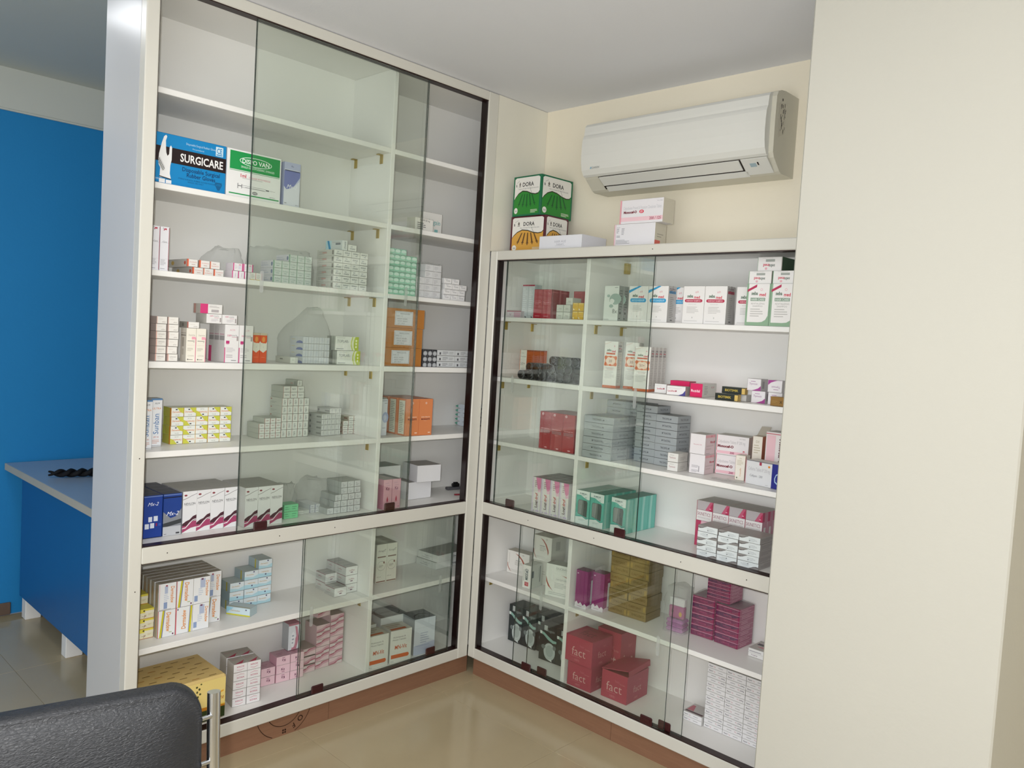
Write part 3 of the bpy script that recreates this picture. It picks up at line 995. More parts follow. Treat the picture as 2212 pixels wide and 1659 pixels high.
bag('L', -.985, -.778, .077, .205, ZC, 1.697, 'long clear plastic bag holding a pile of pale green cartons', seed=4, pinch=.12, rough=.009, px_=.25)
che = ([Rc(.02, .02, .98, .06, '#c9c9c6'), T('cheata', .5, .42, .30, '#55606a', fit=.62, shear=.25), Rc(.28, .66, .52, .74, '#8d96a0')])
chA = carton(.0357, .11, .0227, '#e6e7e3', sidec='#cfcfc8', front=che, left=[Ln(.1, .2, .6, .8, 3, '#aaa9a2'), Rc(.86, .2, .95, .85, '#8d8b85'), Rc(.3, .4, .55, .6, '#c79a92')])
chB = carton(.0357, .11, .0227, '#e6e7e3', sidec='#cfcfc8', front=che, flip=True, left=[Ln(.1, .2, .6, .8, 3, '#aaa9a2'), Rc(.86, .2, .95, .85, '#8d8b85')])
rp = random.Random(5)
pat = {(c, r_): rp.random() < .5 for c in range(4) for r_ in range(6)}
stack(CN, MCN, 'white carton with grey italic print, six-tier pile', 'grey-lettered cartons in the six-tier pile', [chA, chB], 'L', -.7155, .06, ZC, cols=4, rows=6, pu=.0363, pz=.0232, pick=lambda c, r, l: int(pat[c, r]), jit=.0006)
stack(CN, MCN, 'narrow pale blue ended carton standing atop the six-tier pile', None, carton(.0225, .105, .036, '#e4e7e6', sidec='#d6dcdc', front=[T('cheata', .5, .5, .34, '#55606a', fit=.8, rot=90, shear=.25)], left=[Rc(0, 0, .34, 1, '#bfe0ea'), Pg([(.08, 1), (.2, 1), (.34, 0), (.22, 0)], '#3f97c9'), Rc(.6, .55, .9, .75, '#8a8f94'), Rc(.4, .8, .85, .84, '#b5b5b5')]), 'L', -.682, .065, ZC + .1395)
stack(CN, MCN, 'single white carton lying atop the six-tier pile', None, chA, 'L', -.6575, .062, ZC + .1395)
mint = carton(.0268, .095, .0215, '#a6dcc5', sidec='#8fcab0', topc='#b9e3d2', front=[Pg([(.04, .98), (.04, .62), (.16, .86), (.5, .94), (.84, .86), (.96, .62), (.96, .98)], '#7fb39d'), El(.5, .58, .44, .27, '#d6eee4'), Rc(.1, .14, .5, .2, '#6fbf9c'), Rc(.6, .2, .8, .26, '#6fbf9c')])
gM = 'mint green cartons'
stack(CN, MCN, 'mint green carton', gM, mint, 'L', -.472, .065, ZC, cols=5, rows=7, pu=.0275, pz=.0219, jit=.0007, tierword='tier of wall')
stack(CN, MCN, 'mint green carton on top of the mint wall', gM, mint, 'L', -.471, .065, ZC + .1535, cols=3, pu=.0279, jit=.0006)
wbx = carton(.0415, .06, .0262, '#e6e6e8', front=[Ln(.1, .2, .6, .8, 3, '#c3c3c8'), Rc(.04, .03, .96, .06, '#bfbfc4')])
stack(CN, MCN, 'plain white carton inside the shiny clear bag', 'white cartons in the shiny bag', wbx, 'L', -.3265, .072, ZC + .001, cols=3, rows=5, pu=.0423, pz=.0265, skip={(0, 4), (0, 3)})
bag('L', -.3325, -.194, .062, .145, ZC, 1.7165, 'shiny clear plastic bag full of plain white cartons', seed=8, pinch=.10, rough=.008)
tn = carton(.039, .07, .0215, '#ebeaea', sidec='#dededd', front=[Rc(.02, .02, .98, .05, '#a9a9ad'), T('Tenovat', .5, .55, .22, '#6f6f78', fit=.7), Rc(.1, .78, .5, .84, '#a9a9b2')])
gT = 'small white cartons beside the shiny bag'
stack(CN, MCN, 'small white carton beside the shiny bag', gT, tn, 'L', -.190, .065, ZC, cols=3, rows=2, pu=.0398, pz=.022, jit=.0006)
stack(CN, MCN, 'small white carton beside the shiny bag, third tier', gT, tn, 'L', -.182, .065, ZC + .044, cols=3, pu=.0398, jit=.0006)
stack(CN, MCN, 'small white carton crowning the pile by shiny bag', gT, tn, 'L', -.186, .067, ZC + .066, cols=2, pu=.0425)

# ---- fourth shelf
gr = carton(.032, .10, .0275, '#a9a8a2', front=[Rc(.1, .2, .5, .8, '#8f8e88'), Rc(.02, .02, .98, .05, '#77756f')])
stack(CN, MCN, 'dim grey carton tight against the end panel', 'grey cartons by the end panel', gr, 'L', -1.3745, .10, ZD, rows=5, pz=.0283)
bgA = carton(.031, .11, .0222, '#edeae3', sidec='#d8c6be', topc='#d5d2ca', front=[Rc(0, 0, .1, 1, '#e3b5a8'), T('DEPIWHITE', .52, .6, .2, '#a09a94', fit=.6), Rc(.25, .3, .6, .35, '#c9c2ba'), Rc(0, .0, 1, .03, '#8d8780')])
bgB = carton(.031, .11, .0222, '#efece6', sidec='#d8c6be', topc='#d5d2ca', front=[Rc(0, 0, .07, 1, '#e9c9be'), T('white', .68, .28, .2, '#b0a8a2', fit=.35), Rc(.2, .6, .6, .65, '#d9d2ca'), Rc(0, 0, 1, .03, '#8d8780')])
stack(CN, MCN, 'cream soap-size carton with blush edge', 'cream blush-edged cartons in two columns', [bgA, bgB], 'L', -1.329, .065, ZD, cols=2, rows=6, pu=.0355, pz=.0228, jit=.0016, pick=lambda c, r, l: 1 if (r > 3 or (c == 1 and r in (1, 2, 3))) else 0)
cw = carton(.0310, .041, .105, '#f1ecdf', sidec='#d9d5c8', front=[Rc(.93, 0, 1, .72, '#e78aa4'), Rc(.55, .67, .93, .75, '#f0a9ba'), T('Depiwhite', .55, .80, .05, '#b0a89e', fit=.66), Rc(.12, .615, .85, .63, '#77726a'), Rc(.7, .58, .85, .59, '#8d887f'), Ln(.12, .32, .75, .42, 3, '#c5bfb2'), T('LOTION', .5, .18, .035, '#aaa498', fit=.6), El(.2, .07, .06, .02, '#55524c'), Rc(.28, .06, .7, .075, '#8d887f'), Rc(.12, .49, .85, .495, '#d9c3b9')], left=[Rc(.3, .45, .6, .72, '#b0ab9e'), Rc(.1, .77, .9, .80, '#8d887f'), Rc(.1, .84, .9, .86, '#a9a498'), Rc(.3, .2, .6, .38, '#c3beb0')])
stack('lotion_carton', MCN, 'upright cream lotion carton with pink edge', 'cream lotion cartons', cw, 'L', -1.2385, .06, ZD, cols=2, pu=.0317)
stack(CN, MCN, 'small carton with grey side lying on cream lotion cartons', None, carton(.034, .066, .019, '#eeece7', sidec='#9b9a90', front=[T('white', .65, .28, .22, '#b0a8a2', fit=.4), Rc(.15, .55, .6, .6, '#d5cdc6')], left=[Rc(.86, 0, 1, 1, '#d9877c'), Rc(.3, .25, .5, .75, '#77756c')]), 'L', -1.2325, .062, ZD + .1058)
dfront = [T('ACM', .52, .86, .05, '#dba4b4', fit=.4), T('DEPI', .33, .715, .045, '#c9507f', fit=.3, bold=.01), T('WHITE', .68, .715, .045, '#8d8d92', fit=.36), Rc(.5, .67, .85, .68, '#c98a9f'), Rc(.84, .58, .96, .70, '#a9a0a0'), Rc(.1, .50, .34, .575, '#c23a7a'), Rc(.12, .48, .3, .495, '#d98aae'), Rc(0, 0, .065, .40, '#d5568c'), Ln(.14, .27, .8, .40, 4, '#c9c4c8'), Ln(.14, .12, .7, .22, 2, '#b9b4b8'), Rc(.5, .05, .85, .065, '#6f6f74')]
dleft = [Rc(.05, .58, .95, .70, '#9d9a9a'), Rc(.05, .72, .9, .755, '#c5a3ad'), Ln(.1, .78, .9, .95, 5, '#c9c6c4'), Ln(.2, .12, .8, .5, 8, '#d2cecc')]
dw = carton(.0485, .036, .123, '#ebe9e8', sidec='#d5d2cf', topc='#d9d6d2', front=dfront, left=dleft)
dwp = carton(.0485, .036, .123, '#ebe9e8', sidec='#d5d2cf', topc='#d9d6d2', front=dfront, left=dleft + [Rc(.0, 0, .55, .42, '#d4407c')])
stack('lotion_carton', MCN, 'tall white lotion carton with magenta square', 'tall white and magenta lotion cartons', [dw, dwp], 'L', -1.1135, .06, ZD, cols=2, layers=3, pu=.0495, pv=.0368, pick=lambda c, r, l: 1 if (l == 2 and c == 0) else 0)
dl = carton(.0508, .075, .0300, '#ebe9e8', sidec='#c5c3bb', topc='#dad7d3', front=[T('DEPI', .32, .78, .14, '#c9507f', fit=.26, bold=.01), T('WHITE', .62, .78, .14, '#8d8d92', fit=.32), Rc(.5, .58, .8, .62, '#c98a9f'), Ln(.3, .2, .8, .5, 3, '#c9c4c8'), Rc(.86, .15, .95, .62, '#a9a0a0')])
stack('lotion_carton', MCN, 'white lotion carton lying across the tall white ones', 'lying white lotion cartons', dl, 'L', -1.1755, .062, ZD + .1238, cols=2, pu=.0518)
stack('lotion_carton', MCN, 'white carton with broad magenta block, topmost of its pile', None, carton(.0725, .05, .0300, '#e9e7e4', sidec='#b5b1a8', topc='#dad7d3', front=[Rc(0, 0, .01, 1, '#9a8a80'), Rc(.0, 0, .345, 1, '#d4407c'), Ln(.48, .2, .85, .48, 1, '#e9e7e4'), Rc(.5, .16, .84, .44, '#b5aeb0'), Ln(.4, .6, .9, .85, 3, '#b5b1b0')], left=[Rc(.1, 0, .4, 1, '#b58a80')]), 'L', -1.1965, .063, ZD + .1544)
og = carton(.0252, .05, .100, '#e4572a', sidec='#c9481f', topc='#b5a58c', front=[Pg([(0, .42), (.5, .34), (1, .44), (1, .72), (.86, .66), (.14, .68), (0, .74)], '#e6e2d6'), El(.5, .80, .38, .14, '#e0612c'), El(.5, .79, .22, .09, '#eb9a4a'), Rc(0, .93, 1, 1, '#c8bda6'), T('Sol', .5, .53, .10, '#9a8f8a', rot=90), Rc(.2, .18, .8, .19, '#f0a080')])
stack(CN, MCN, 'slim orange and white carton behind the door edge', 'slim orange cartons', og, 'L', -.9985, .09, ZD, cols=2, pu=.0258)
stack(CN, MCN, 'single low white carton lying by the orange cartons', None, carton(.030, .10, .022, '#e3e5de', sidec='#cfd1c8', front=[Rc(.2, .5, .5, .6, '#c5c7be')], left=[Rc(.3, .5, .5, .7, '#8d8f88')]), 'L', -.8555, .09, ZD)
bb = carton(.0215, .085, .0233, '#e3e6ea', sidec='#d3d8dc', front=[Rc(.03, .05, .06, .95, '#b5bccb'), T('Dalacin', .5, .5, .24, '#a9b2c9', fit=.8, rot=90), Rc(.75, .2, .8, .8, '#c9d0dd')], left=[Pg([(.45, 0), (.55, .30), (.75, .42), (.95, .30), (1, 0)], '#4a63b0'), Rc(.1, .5, .4, .6, '#d8cf9a')])
stack(CN, MCN, 'white and blue carton in the peaked clear bag', 'white and blue cartons in the peaked bag', bb, 'L', -.805, .095, ZD + .001, cols=5, rows=4, pu=.022, pz=.0237, jit=.0004)
bag('L', -.845, -.689, .082, .215, ZD, 1.508, 'clear plastic bag gathered to a peak over white blue cartons', seed=6, pinch=.78, rough=.011, px_=.78)
tp = carton(.102, .055, .0515, '#e6e8e2', sidec='#b9bcb2', front=[T('TOPLAP', .30, .66, .20, '#6a6f74', fit=.44, bold=-.005), T('gel', .53, .63, .1, '#8a8f94'), Ln(.05, .86, .6, .92, 1, '#b5b9b2'), Rc(.05, .1, .36, .14, '#8a8f94'), El(.74, .12, .012, .03, '#8a8f94'),
                                                                           Pg([(1, 0), (1, 1), (.86, 1), (.80, .8), (.78, .5), (.80, .2), (.86, 0)], '#b7c832'), Pg([(.72, 1), (.76, 1), (.70, .6), (.70, .4), (.77, 0), (.73, 0), (.66, .35), (.66, .65)], '#c9d64a'), Pg([(.80, 1), (.84, 1), (.77, .6), (.77, .4), (.84, 0), (.80, 0), (.73, .35), (.73, .65)], '#e8ecc0'),
                                                                           El(.89, .72, .035, .08, '#eef2d0'), El(.89, .50, .035, .08, '#eef2d0'), El(.89, .28, .035, .08, '#eef2d0'), Rc(.91, .85, .98, .88, '#8a9a20')], left=[Rc(.3, 0, .5, 1, '#9da098'), Rc(.7, 0, .85, 1, '#a5a8a0')])
gTp = 'lime-ended white cartons'
stack(CN, MCN, 'white carton with lime arcs, lower of two', gTp, tp, 'L', -.665, .09, ZD)
stack(CN, MCN, 'white carton with lime arcs, upper of two', gTp, tp, 'L', -.6745, .09, ZD + .0522)
for k, (uu, ww, z_, hh, wd_) in enumerate(((-.4815, .1945, 0, .0715, 'bottom'), (-.480, .193, .0722, .0755, 'middle'), (-.4805, .199, .1484, .0745, 'top'))):
    o = put('cardboard_box', carton(ww, .19, hh, mat=M['card'], seam=False), None, uvw('L', uu, .065, ZD + z_), 0)
    tag(o, 'plain brown cardboard box with paper label, %s of three' % wd_, 'box', 'labelled cardboard boxes')
    b = MB()
    x0 = (.045, .052, .052)[k]
    bb0, bb1 = .010, hh - .010
    b.box(x0, x0 + .088, -.0006, -.0001, bb0, bb1, ink('#dcdde4', .6))
    paint(b, [Rc(.03, .04, .97, .055, '#8a8a92'), Rc(.03, .945, .97, .96, '#8a8a92'), Rc(.03, .04, .042, .96, '#8a8a92'), Rc(.958, .04, .97, .96, '#8a8a92'), T('NEXCLOCIN', .55, .83, .11, '#6a6a74', fit=.6), T('B.NO. 112', .25, .66, .09, '#77777f', fit=.35), T('MFG.DT. 09/2008', .40, .46, .09, '#77777f', fit=.6), T('EXP.DT. 08/2010', .42, .30, .09, '#77777f', fit=.62), T('QTY. 10X10', .35, .14, .09, '#77777f', fit=.45)], Vector((x0, -.0006, bb0)), X, Z, -Y, .088, bb1 - bb0)
    b.obj('paper_label', o)
    b = MB()
    b.box(.0, ww, .085, .115, hh, hh + .0004, ink('#b48a52', .3))
    b.obj('packing_tape', o)
da = carton(.0243, .095, .0228, '#35363a', topc='#9a9b9d', front=[El(.5, .32, .42, .42, '#9fa2a6'), El(.5, .25, .36, .34, '#b9bcc0'), Rc(.0, 0, 1, .05, '#6a6b70')])
stack(CN, MCN, 'black carton end with grey arc by cardboard boxes', 'black arc-ended cartons', da, 'L', -.2825, .062, ZD, cols=3, rows=3, pu=.0249, pz=.0233)
lg = carton(.097, .05, .0228, '#cfd2d4', sidec='#b5b8ba', front=[Rc(.02, .03, .98, .06, '#8a8d90'), Ln(.3, .2, .62, .8, 3, '#8a8d90'), Rc(.12, .2, .2, .6, '#4a4b50'), Ln(.66, .25, .95, .75, 2, '#a5a8aa')])
stack(CN, MCN, 'long silver-grey carton beside the black arc ends', 'long silver-grey cartons', lg, 'L', -.207, .062, ZD, cols=2, rows=3, pu=.0978, pz=.0233)

# ---- fifth shelf
sun = carton(.0335, .042, .1525, '#eceef2', sidec='#d5d8de', topc='#9c9c98', front=[Rc(0, .965, 1, 1, '#5a86b5'), T('KLM', .55, .90, .035, '#33333a', fit=.5, shear=.3), T('ULTRA', .5, .795, .042, '#e08a3a', fit=.8, shear=.2), T('Sunban', .45, .47, .50, '#2f6fae', fit=.46, rot=90), Rc(.72, .45, .76, .7, '#b5c5d8'), T('SPF 30', .5, .20, .03, '#c8644a', fit=.7), Ln(.15, .06, .85, .15, 3, '#d5a89c'), Rc(0, .02, 1, .028, '#77797f')])
stack('sunscreen_carton', MCN, 'tall white sunscreen carton with blue upright lettering', 'white sunscreen cartons', sun, 'L', -1.3565, .088, ZE)
COL.objects['sunscreen_carton']['label'] = 'tall white sunscreen carton half hidden by the cabinet stile'
stack('sunscreen_carton', MCN, 'tall white sunscreen carton with blue upright lettering, fully seen', 'white sunscreen cartons', sun, 'L', -1.308, .134, ZE)
dmf = [Pg([(.45, 1), (1, 1), (1, .35), (.75, .5)], '#d0d052'), Rc(0, 0, .02, 1, '#e0b040'), T('Dermadew', .45, .55, .20, '#dd8433', fit=.72, bold=.01, shear=.15), Rc(.35, .74, .5, .86, '#3a3a40'), T('ALOE', .5, .2, .13, '#a5a8a0', fit=.34)]
dmA = carton(.0405, .06, .0292, '#eef0ea', sidec='#bfbd4e', topc='#cfd0ba', front=dmf, left=[Rc(.84, 0, 1, 1, '#e0902c'), Pg([(0, 0), (.4, 0), (.2, 1), (0, 1)], '#c8d050')])
dmB = carton(.0405, .06, .0292, '#eef0ea', sidec='#bfbd4e', topc='#cfd0ba', front=dmf, flip=True, left=[Rc(0, 0, .16, 1, '#e0902c')])
fl_ = {(0, 0), (1, 0), (1, 1), (1, 2), (2, 3)}
stack('soap_carton', MCN, 'white lime-cornered soap carton', 'lime-cornered soap cartons in a block', [dmA, dmB], 'L', -1.233, .163, ZE, cols=5, rows=4, pu=.0412, pz=.0297, pick=lambda c, r, l: int((c, r) in fl_), jit=.0005)
tr = '#6f7a74'
tfH = carton(.0211, .085, .0176, '#e3e5e0', sidec='#c3c6bd', topc='#c5c8c0', front=[T('TRFY', .52, .52, .30, '#9a5a50', fit=.55, shear=.2), Rc(0, 0, .06, 1, '#b5483c'), Rc(.0, 0, 1, .04, '#77807a')])
tfV = carton(.0219, .085, .0282, '#e3e5e0', sidec='#c3c6bd', topc='#c5c8c0', front=[T('TRFY', .5, .5, .36, '#6a6f74', fit=.62, rot=90, shear=.2), Rc(0, 0, .05, 1, '#b5625a'), Rc(.0, 0, 1, .03, '#77807a')], left=[Ln(.1, .2, .6, .5, 2, '#a9aca4'), El(.12, .75, .05, .1, '#a5746c')])
tfT = carton(.0282, .085, .0214, '#e3e5e0', sidec='#b5b8af', topc='#c5c8c0', front=[T('TRFY', .5, .5, .30, '#6a6f74', fit=.62, shear=.2), Rc(0, 0, .04, 1, '#b5625a'), Rc(.0, 0, 1, .04, '#77807a')])
gR = 'tiny red-edged cartons in the tower'
stack(CN, MCN, 'tiny flat red-edged carton before the tower', gR, tfH, 'L', -.9125, .182, ZE, cols=4, rows=3, pu=.0214, pz=.018, jit=.0004)
stack(CN, MCN, 'tiny flat red-edged carton on the low step', gR, tfH, 'L', -.8915, .182, ZE + .054, cols=3, pu=.0216)
stack(CN, MCN, 'tiny upright carton in the tower', gR, tfV, 'L', -.8262, .182, ZE, cols=5, rows=5, pu=.0224, pz=.0286, jit=.0004)
stack(CN, MCN, 'tiny lying carton above the tower', gR, tfT, 'L', -.823, .182, ZE + .143, cols=3, rows=2, pu=.0287, pz=.0218)
stack(CN, MCN, 'single tiny carton crowning the tower', gR, carton(.0215, .08, .021, '#e0e2dd', sidec='#b5b8af', topc='#c9ccc4', front=[T('TRFY', .5, .5, .34, '#6a6f74', fit=.6, rot=90), Rc(0, 0, .08, 1, '#55504c')], left=[Rc(.75, .1, .95, .8, '#9a9d96'), Rc(.45, .3, .65, .5, '#c3a09a')]), 'L', -.768, .184, ZE + .1868)
b2 = carton(.0181, .075, .0203, '#dfe0de', sidec='#b9bab6', topc='#c3c4be', front=[T('OMEZ', .5, .5, .34, '#8a8a90', fit=.75, rot=90), Rc(.0, 0, 1, .04, '#77787a')], left=[Rc(.6, .3, .95, .6, '#8d8e8a'), El(.12, .5, .06, .25, '#77787a')])
gB2 = 'tiny grey cartons in the leaning block'
stack(CN, MCN, 'tiny grey-white carton, leaning block', gB2, b2, 'L', -.6655, .168, ZE, cols=5, rows=4, pu=.0185, pz=.0207, rot=7, jit=.0004)
stack(CN, MCN, 'tiny grey-white carton atop the leaning block', gB2, b2, 'L', -.628, .1726, ZE + .0828, cols=3, pu=.0185, rot=7)
b3 = carton(.0243, .075, .0168, '#e0e1dc', sidec='#b3ad9c', topc='#bdb8a8', front=[T('OPTA', .5, .5, .34, '#6f7074', fit=.6), Rc(0, 0, .06, 1, '#a5635a'), Rc(0, 0, 1, .05, '#77787a')], left=[Rc(.6, .3, .9, .7, '#8d6a5c')])
gB3 = 'tiny cartons near the partition'
stack(CN, MCN, 'tiny white carton, low pile near partition', gB3, b3, 'L', -.5595, .186, ZE, cols=3, rows=3, pu=.0248, pz=.0172, jit=.0004)
stack(CN, MCN, 'tiny white carton atop low pile near partition', gB3, b3, 'L', -.5345, .186, ZE + .0516, cols=2, pu=.0248)
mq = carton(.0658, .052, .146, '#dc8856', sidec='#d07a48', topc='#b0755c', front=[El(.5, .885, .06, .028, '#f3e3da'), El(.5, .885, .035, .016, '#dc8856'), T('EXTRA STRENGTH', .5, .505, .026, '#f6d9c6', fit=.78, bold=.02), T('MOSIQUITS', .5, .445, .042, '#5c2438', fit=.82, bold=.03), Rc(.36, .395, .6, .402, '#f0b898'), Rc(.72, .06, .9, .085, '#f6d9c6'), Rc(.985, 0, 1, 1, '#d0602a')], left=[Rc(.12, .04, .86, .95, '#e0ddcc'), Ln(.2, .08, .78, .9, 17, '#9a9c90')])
stack('repellent_carton', MCN, 'tall bright orange carton with dark lettering band', 'tall orange cartons beside the partition', mq, 'L', -.3595, .054, ZE, cols=2, layers=3, pu=.0665, pv=.0605, rot=-2)
stack(CN, MCN, 'narrow white carton with blue circle beside the partition', None, carton(.0300, .028, .142, '#dfe3ec', sidec='#cfd3dd', front=[El(.7, .5, .5, .15, '#a9b3d6'), El(.65, .5, .26, .08, '#c9d0e6'), Rc(.1, .95, .9, .965, '#77797f'), Rc(.5, .88, .9, .9, '#a9a9b0'), Rc(.3, .2, .8, .22, '#a9a9b5')]), 'L', -.446, .098, ZE)
pp = MB()
n_ = 10
top_, bot_ = [], []
for i in range(n_ + 1):
    t = i / n_
    hgt = .0095 * math.sin(math.pi * t) + .0012
    top_.append((.088 * t, hgt + .009))
    bot_.append((.088 * t, .0085 - hgt * .8))
for i in range(n_):
    a0, a1, c0, c1 = top_[i], top_[i + 1], bot_[i], bot_[i + 1]
    pp.face([(a0[0], 0, a0[1]), (a1[0], 0, a1[1]), (a1[0], .12, a1[1]), (a0[0], .12, a0[1])], ink('#dfe3e8'), True)
    pp.face([(c0[0], 0, c0[1]), (c0[0], .12, c0[1]), (c1[0], .12, c1[1]), (c1[0], 0, c1[1])], ink('#cfd3da'), True)
    pp.face([(a0[0], 0, a0[1]), (c0[0], 0, c0[1]), (c1[0], 0, c1[1]), (a1[0], 0, a1[1])], ink('#c9d3dd' if 2 <= i <= 7 else '#4f9a84'))
    pp.face([(a0[0], .12, a0[1]), (a1[0], .12, a1[1]), (c1[0], .12, c1[1]), (c0[0], .12, c0[1])], ink('#c9d3dd'))
pp.face([(0, 0, .0102), (0, .12, .0102), (0, .12, .0075), (0, 0, .0075)], ink('#8fb5a5'))
pp.face([(.088, 0, .0102), (.088, 0, .0075), (.088, .12, .0075), (.088, .12, .0102)], ink('#8fb5a5'))
stack('pillow_pack', 'pack', 'white pillow pack with green ends near the corner', 'green-ended pillow packs', pp.data('pillow_pack'), 'L', .118, .29, ZE, rows=5, pz=.0195, rot=-92)

# ---- upper section, bottom shelf
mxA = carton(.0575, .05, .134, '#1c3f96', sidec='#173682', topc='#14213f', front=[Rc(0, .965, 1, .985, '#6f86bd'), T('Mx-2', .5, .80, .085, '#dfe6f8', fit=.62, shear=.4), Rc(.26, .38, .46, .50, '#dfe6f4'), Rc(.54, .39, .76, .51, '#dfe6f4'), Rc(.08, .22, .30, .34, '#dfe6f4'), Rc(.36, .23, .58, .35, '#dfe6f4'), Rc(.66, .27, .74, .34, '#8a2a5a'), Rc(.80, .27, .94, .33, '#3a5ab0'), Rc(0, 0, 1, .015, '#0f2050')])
mxB = carton(.0575, .05, .134, '#1f418f', sidec='#26499a', topc='#14213f', front=[Rc(0, .965, 1, .985, '#6f86bd'), Rc(0, .90, 1, .925, '#0d1430'), Pg([(0, .58), (.4, .42), (.7, .45), (1, .63), (1, .15), (0, .15)], '#8a8e96'), Pg([(0, .3), (1, .38), (1, .28), (0, .2)], '#3f4347'), Rc(0, 0, 1, .22, '#c3c5ca'), T('Mx-2', .52, .53, .10, '#eef2fc', fit=.68, shear=.4), Rc(.72, .03, .92, .065, '#33333a'), Rc(.06, .04, .2, .05, '#55555c')])
stack('lotion_carton', MCN, 'deep blue lotion carton', 'deep blue lotion cartons', [mxA, mxB], 'L', -1.3365, .095, ZM, cols=2, layers=4, pu=.0605, pv=.0506, pick=lambda c, r, l: c)
nvf = [Rc(0, 0, 1, 1, '#e8e8ea'), El(.2, .905, .11, .022, '#8a3a44'), Pg([(0, .80), (.3, .83), (.6, .88), (1, .93), (1, .938), (.6, .89), (.3, .84), (0, .81)], '#5a4a52'), T('NEVLON', .5, .70, .055, '#3a3a42', fit=.78, bold=.005), Rc(.14, .655, .78, .662, '#a5a5ab'),
       Pg([(0, .22), (.25, .28), (.5, .31), (.75, .39), (1, .42), (1, .30), (.7, .27), (.4, .16), (0, .12)], '#4e2a36'), Pg([(0, .01), (.3, .06), (.6, .11), (1, .13), (1, .28), (.7, .27), (.4, .17), (0, .17)], '#a9466c'), Pg([(0, .12), (.25, .14), (.5, .24), (.75, .31), (1, .33), (1, .315), (.75, .29), (.5, .20), (.25, .11), (0, .10)], '#ece2e6')]
nv = carton(.0462, .055, .135, '#dcdcdc', sidec='#c9c8c6', topc='#a6a59f', front=nvf)
gN = 'white cartons with maroon waves'
stack('shampoo_carton', MCN, 'white carton with maroon wave, outside the glass', gN, nv, 'L', -1.212, .100, ZM, cols=4, layers=3, pu=.0468, pv=.0556, jit=.0006)
stack('shampoo_carton', MCN, 'white carton with maroon wave, behind the glass', gN, nv, 'L', -1.0178, .062, ZM, cols=3, layers=3, pu=.0470, pv=.0556, jit=.0006)
stack(CN, MCN, 'bright mint green low carton beside maroon-wave cartons', 'mint green low cartons', carton(.0565, .05, .0250, '#86dca6', topc='#6fb98c', sidec='#6fb98c', front=[Ln(.06, .55, .42, .75, 1, '#4f9a70'), Ln(.06, .25, .36, .45, 1, '#5aa57c'), Ln(.55, .55, .92, .75, 1, '#4f9a70'), Ln(.55, .25, .9, .45, 1, '#5aa57c')]), 'L', -.8455, .103, ZM, rows=2, pz=.0256)
sb = carton(.0212, .1, .0152, '#e3e4ea', sidec='#cfd2d6', front=[Rc(0, 0, .1, 1, '#5a5f8c'), Rc(.3, .4, .7, .55, '#9da0aa')])
stack(CN, MCN, 'tiny white carton beside the loose flattened bag', 'tiny cartons by the flattened bag', sb, 'L', -.7180, .14, ZM, cols=2, rows=2, pu=.0218, pz=.0157)
stack(CN, MCN, 'flat white strip carton under the loose clear bag', None, carton(.062, .06, .013, '#d9dcd8', front=[Rc(.1, .4, .6, .6, '#b5b8b4')]), 'L', -.7815, .14, ZM)
bag('L', -.832, -.752, .16, .28, ZM + .0135, .852, 'loose clear bag slumped behind the mint green cartons', seed=12, pinch=.55, rough=.018, px_=.9)
gs = carton(.0288, .095, .0228, '#d6d8da', sidec='#b5b8b6', topc='#a9aca8', front=[T('ZY', .35, .62, .16, '#77797f', fit=.5), Ln(.3, .2, .75, .5, 2, '#a5a8ac'), Rc(0, 0, 1, .04, '#6f7174'), Rc(0, 0, .03, 1, '#6f7174')])
gG = 'grey cartons in a stepped pile'
for r_, (uu, n__) in enumerate(((-.6795, 5), (-.650, 4), (-.650, 4), (-.6205, 3), (-.6205, 3))):
    stack(CN, MCN, 'silver-grey carton, %s step of the stepped pile' % ('bottom' if r_ == 0 else 'top' if r_ == 4 else ORD[r_]), gG, gs, 'L', uu + (.004 if r_ == 2 else 0), .086 + .0008 * r_, ZM + .0233 * r_, cols=n__, pu=.0296)
bag('L', -.745, -.652, .105, .235, ZM + .0002, .872, 'clear bag leaning on the stepped pile of grey cartons', seed=14, pinch=.30, rough=.014, px_=.8)
kzf = [T('Kz', .5, .70, .10, '#7c2a5c', fit=.5, bold=.02), Rc(.3, .79, .75, .80, '#b58aa5'), Ln(.2, .85, .8, .9, 1, '#c99ab0'), Rc(.35, .635, .65, .645, '#b58aa5'), Pg([(.5, .44), (.60, .33), (.60, .28), (.5, .24), (.40, .28), (.40, .33)], '#b8325c'), El(.5, .245, .16, .02, '#c9788c'), Rc(.7, .05, .9, .065, '#8a3a6c')]
kz = carton(.0405, .036, .116, '#dfa9b9', sidec='#c98aa0', topc='#8d8f8a', front=kzf)
stack('shampoo_carton', MCN, 'pink upright carton with dark red drop', 'pink upright cartons beside the partition', kz, 'L', -.4535, .048, ZM, cols=2, layers=3, pu=.0425, pv=.0368)
gC = 'plain white cardboard cartons by the corner'
wc = dict(base='#e6e6e9', sidec='#dcdce0', topc='#8f8a86', seam=True)  # white card throughout; grey top colour paints in the shade
stack('white_carton', MCN, 'plain white carton standing behind the pink cartons', gC, carton(.122, .105, .142, **wc), 'L', -.3985, .172, ZM)
stack('white_carton', MCN, 'plain white carton on the shelf under a turned carton', gC, carton(.122, .10, .072, **wc), 'L', -.2555, .140, ZM)
stack('white_carton', MCN, 'plain white carton set askew on another white carton', gC, carton(.116, .115, .070, **wc), 'L', -.2250, .125, ZM + .0725, rot=-7)
stp = empty('stapler', (.03, .215, ZM + .0007))
stp.rotation_euler = (0, 0, R(-12))
tag(stp, 'flat grey stapler with black cap near the corner post', 'stapler')
b = MB(); b.box(0, .082, 0, .026, 0, .012, M['gunmetal'], .003); b.obj('base', stp)
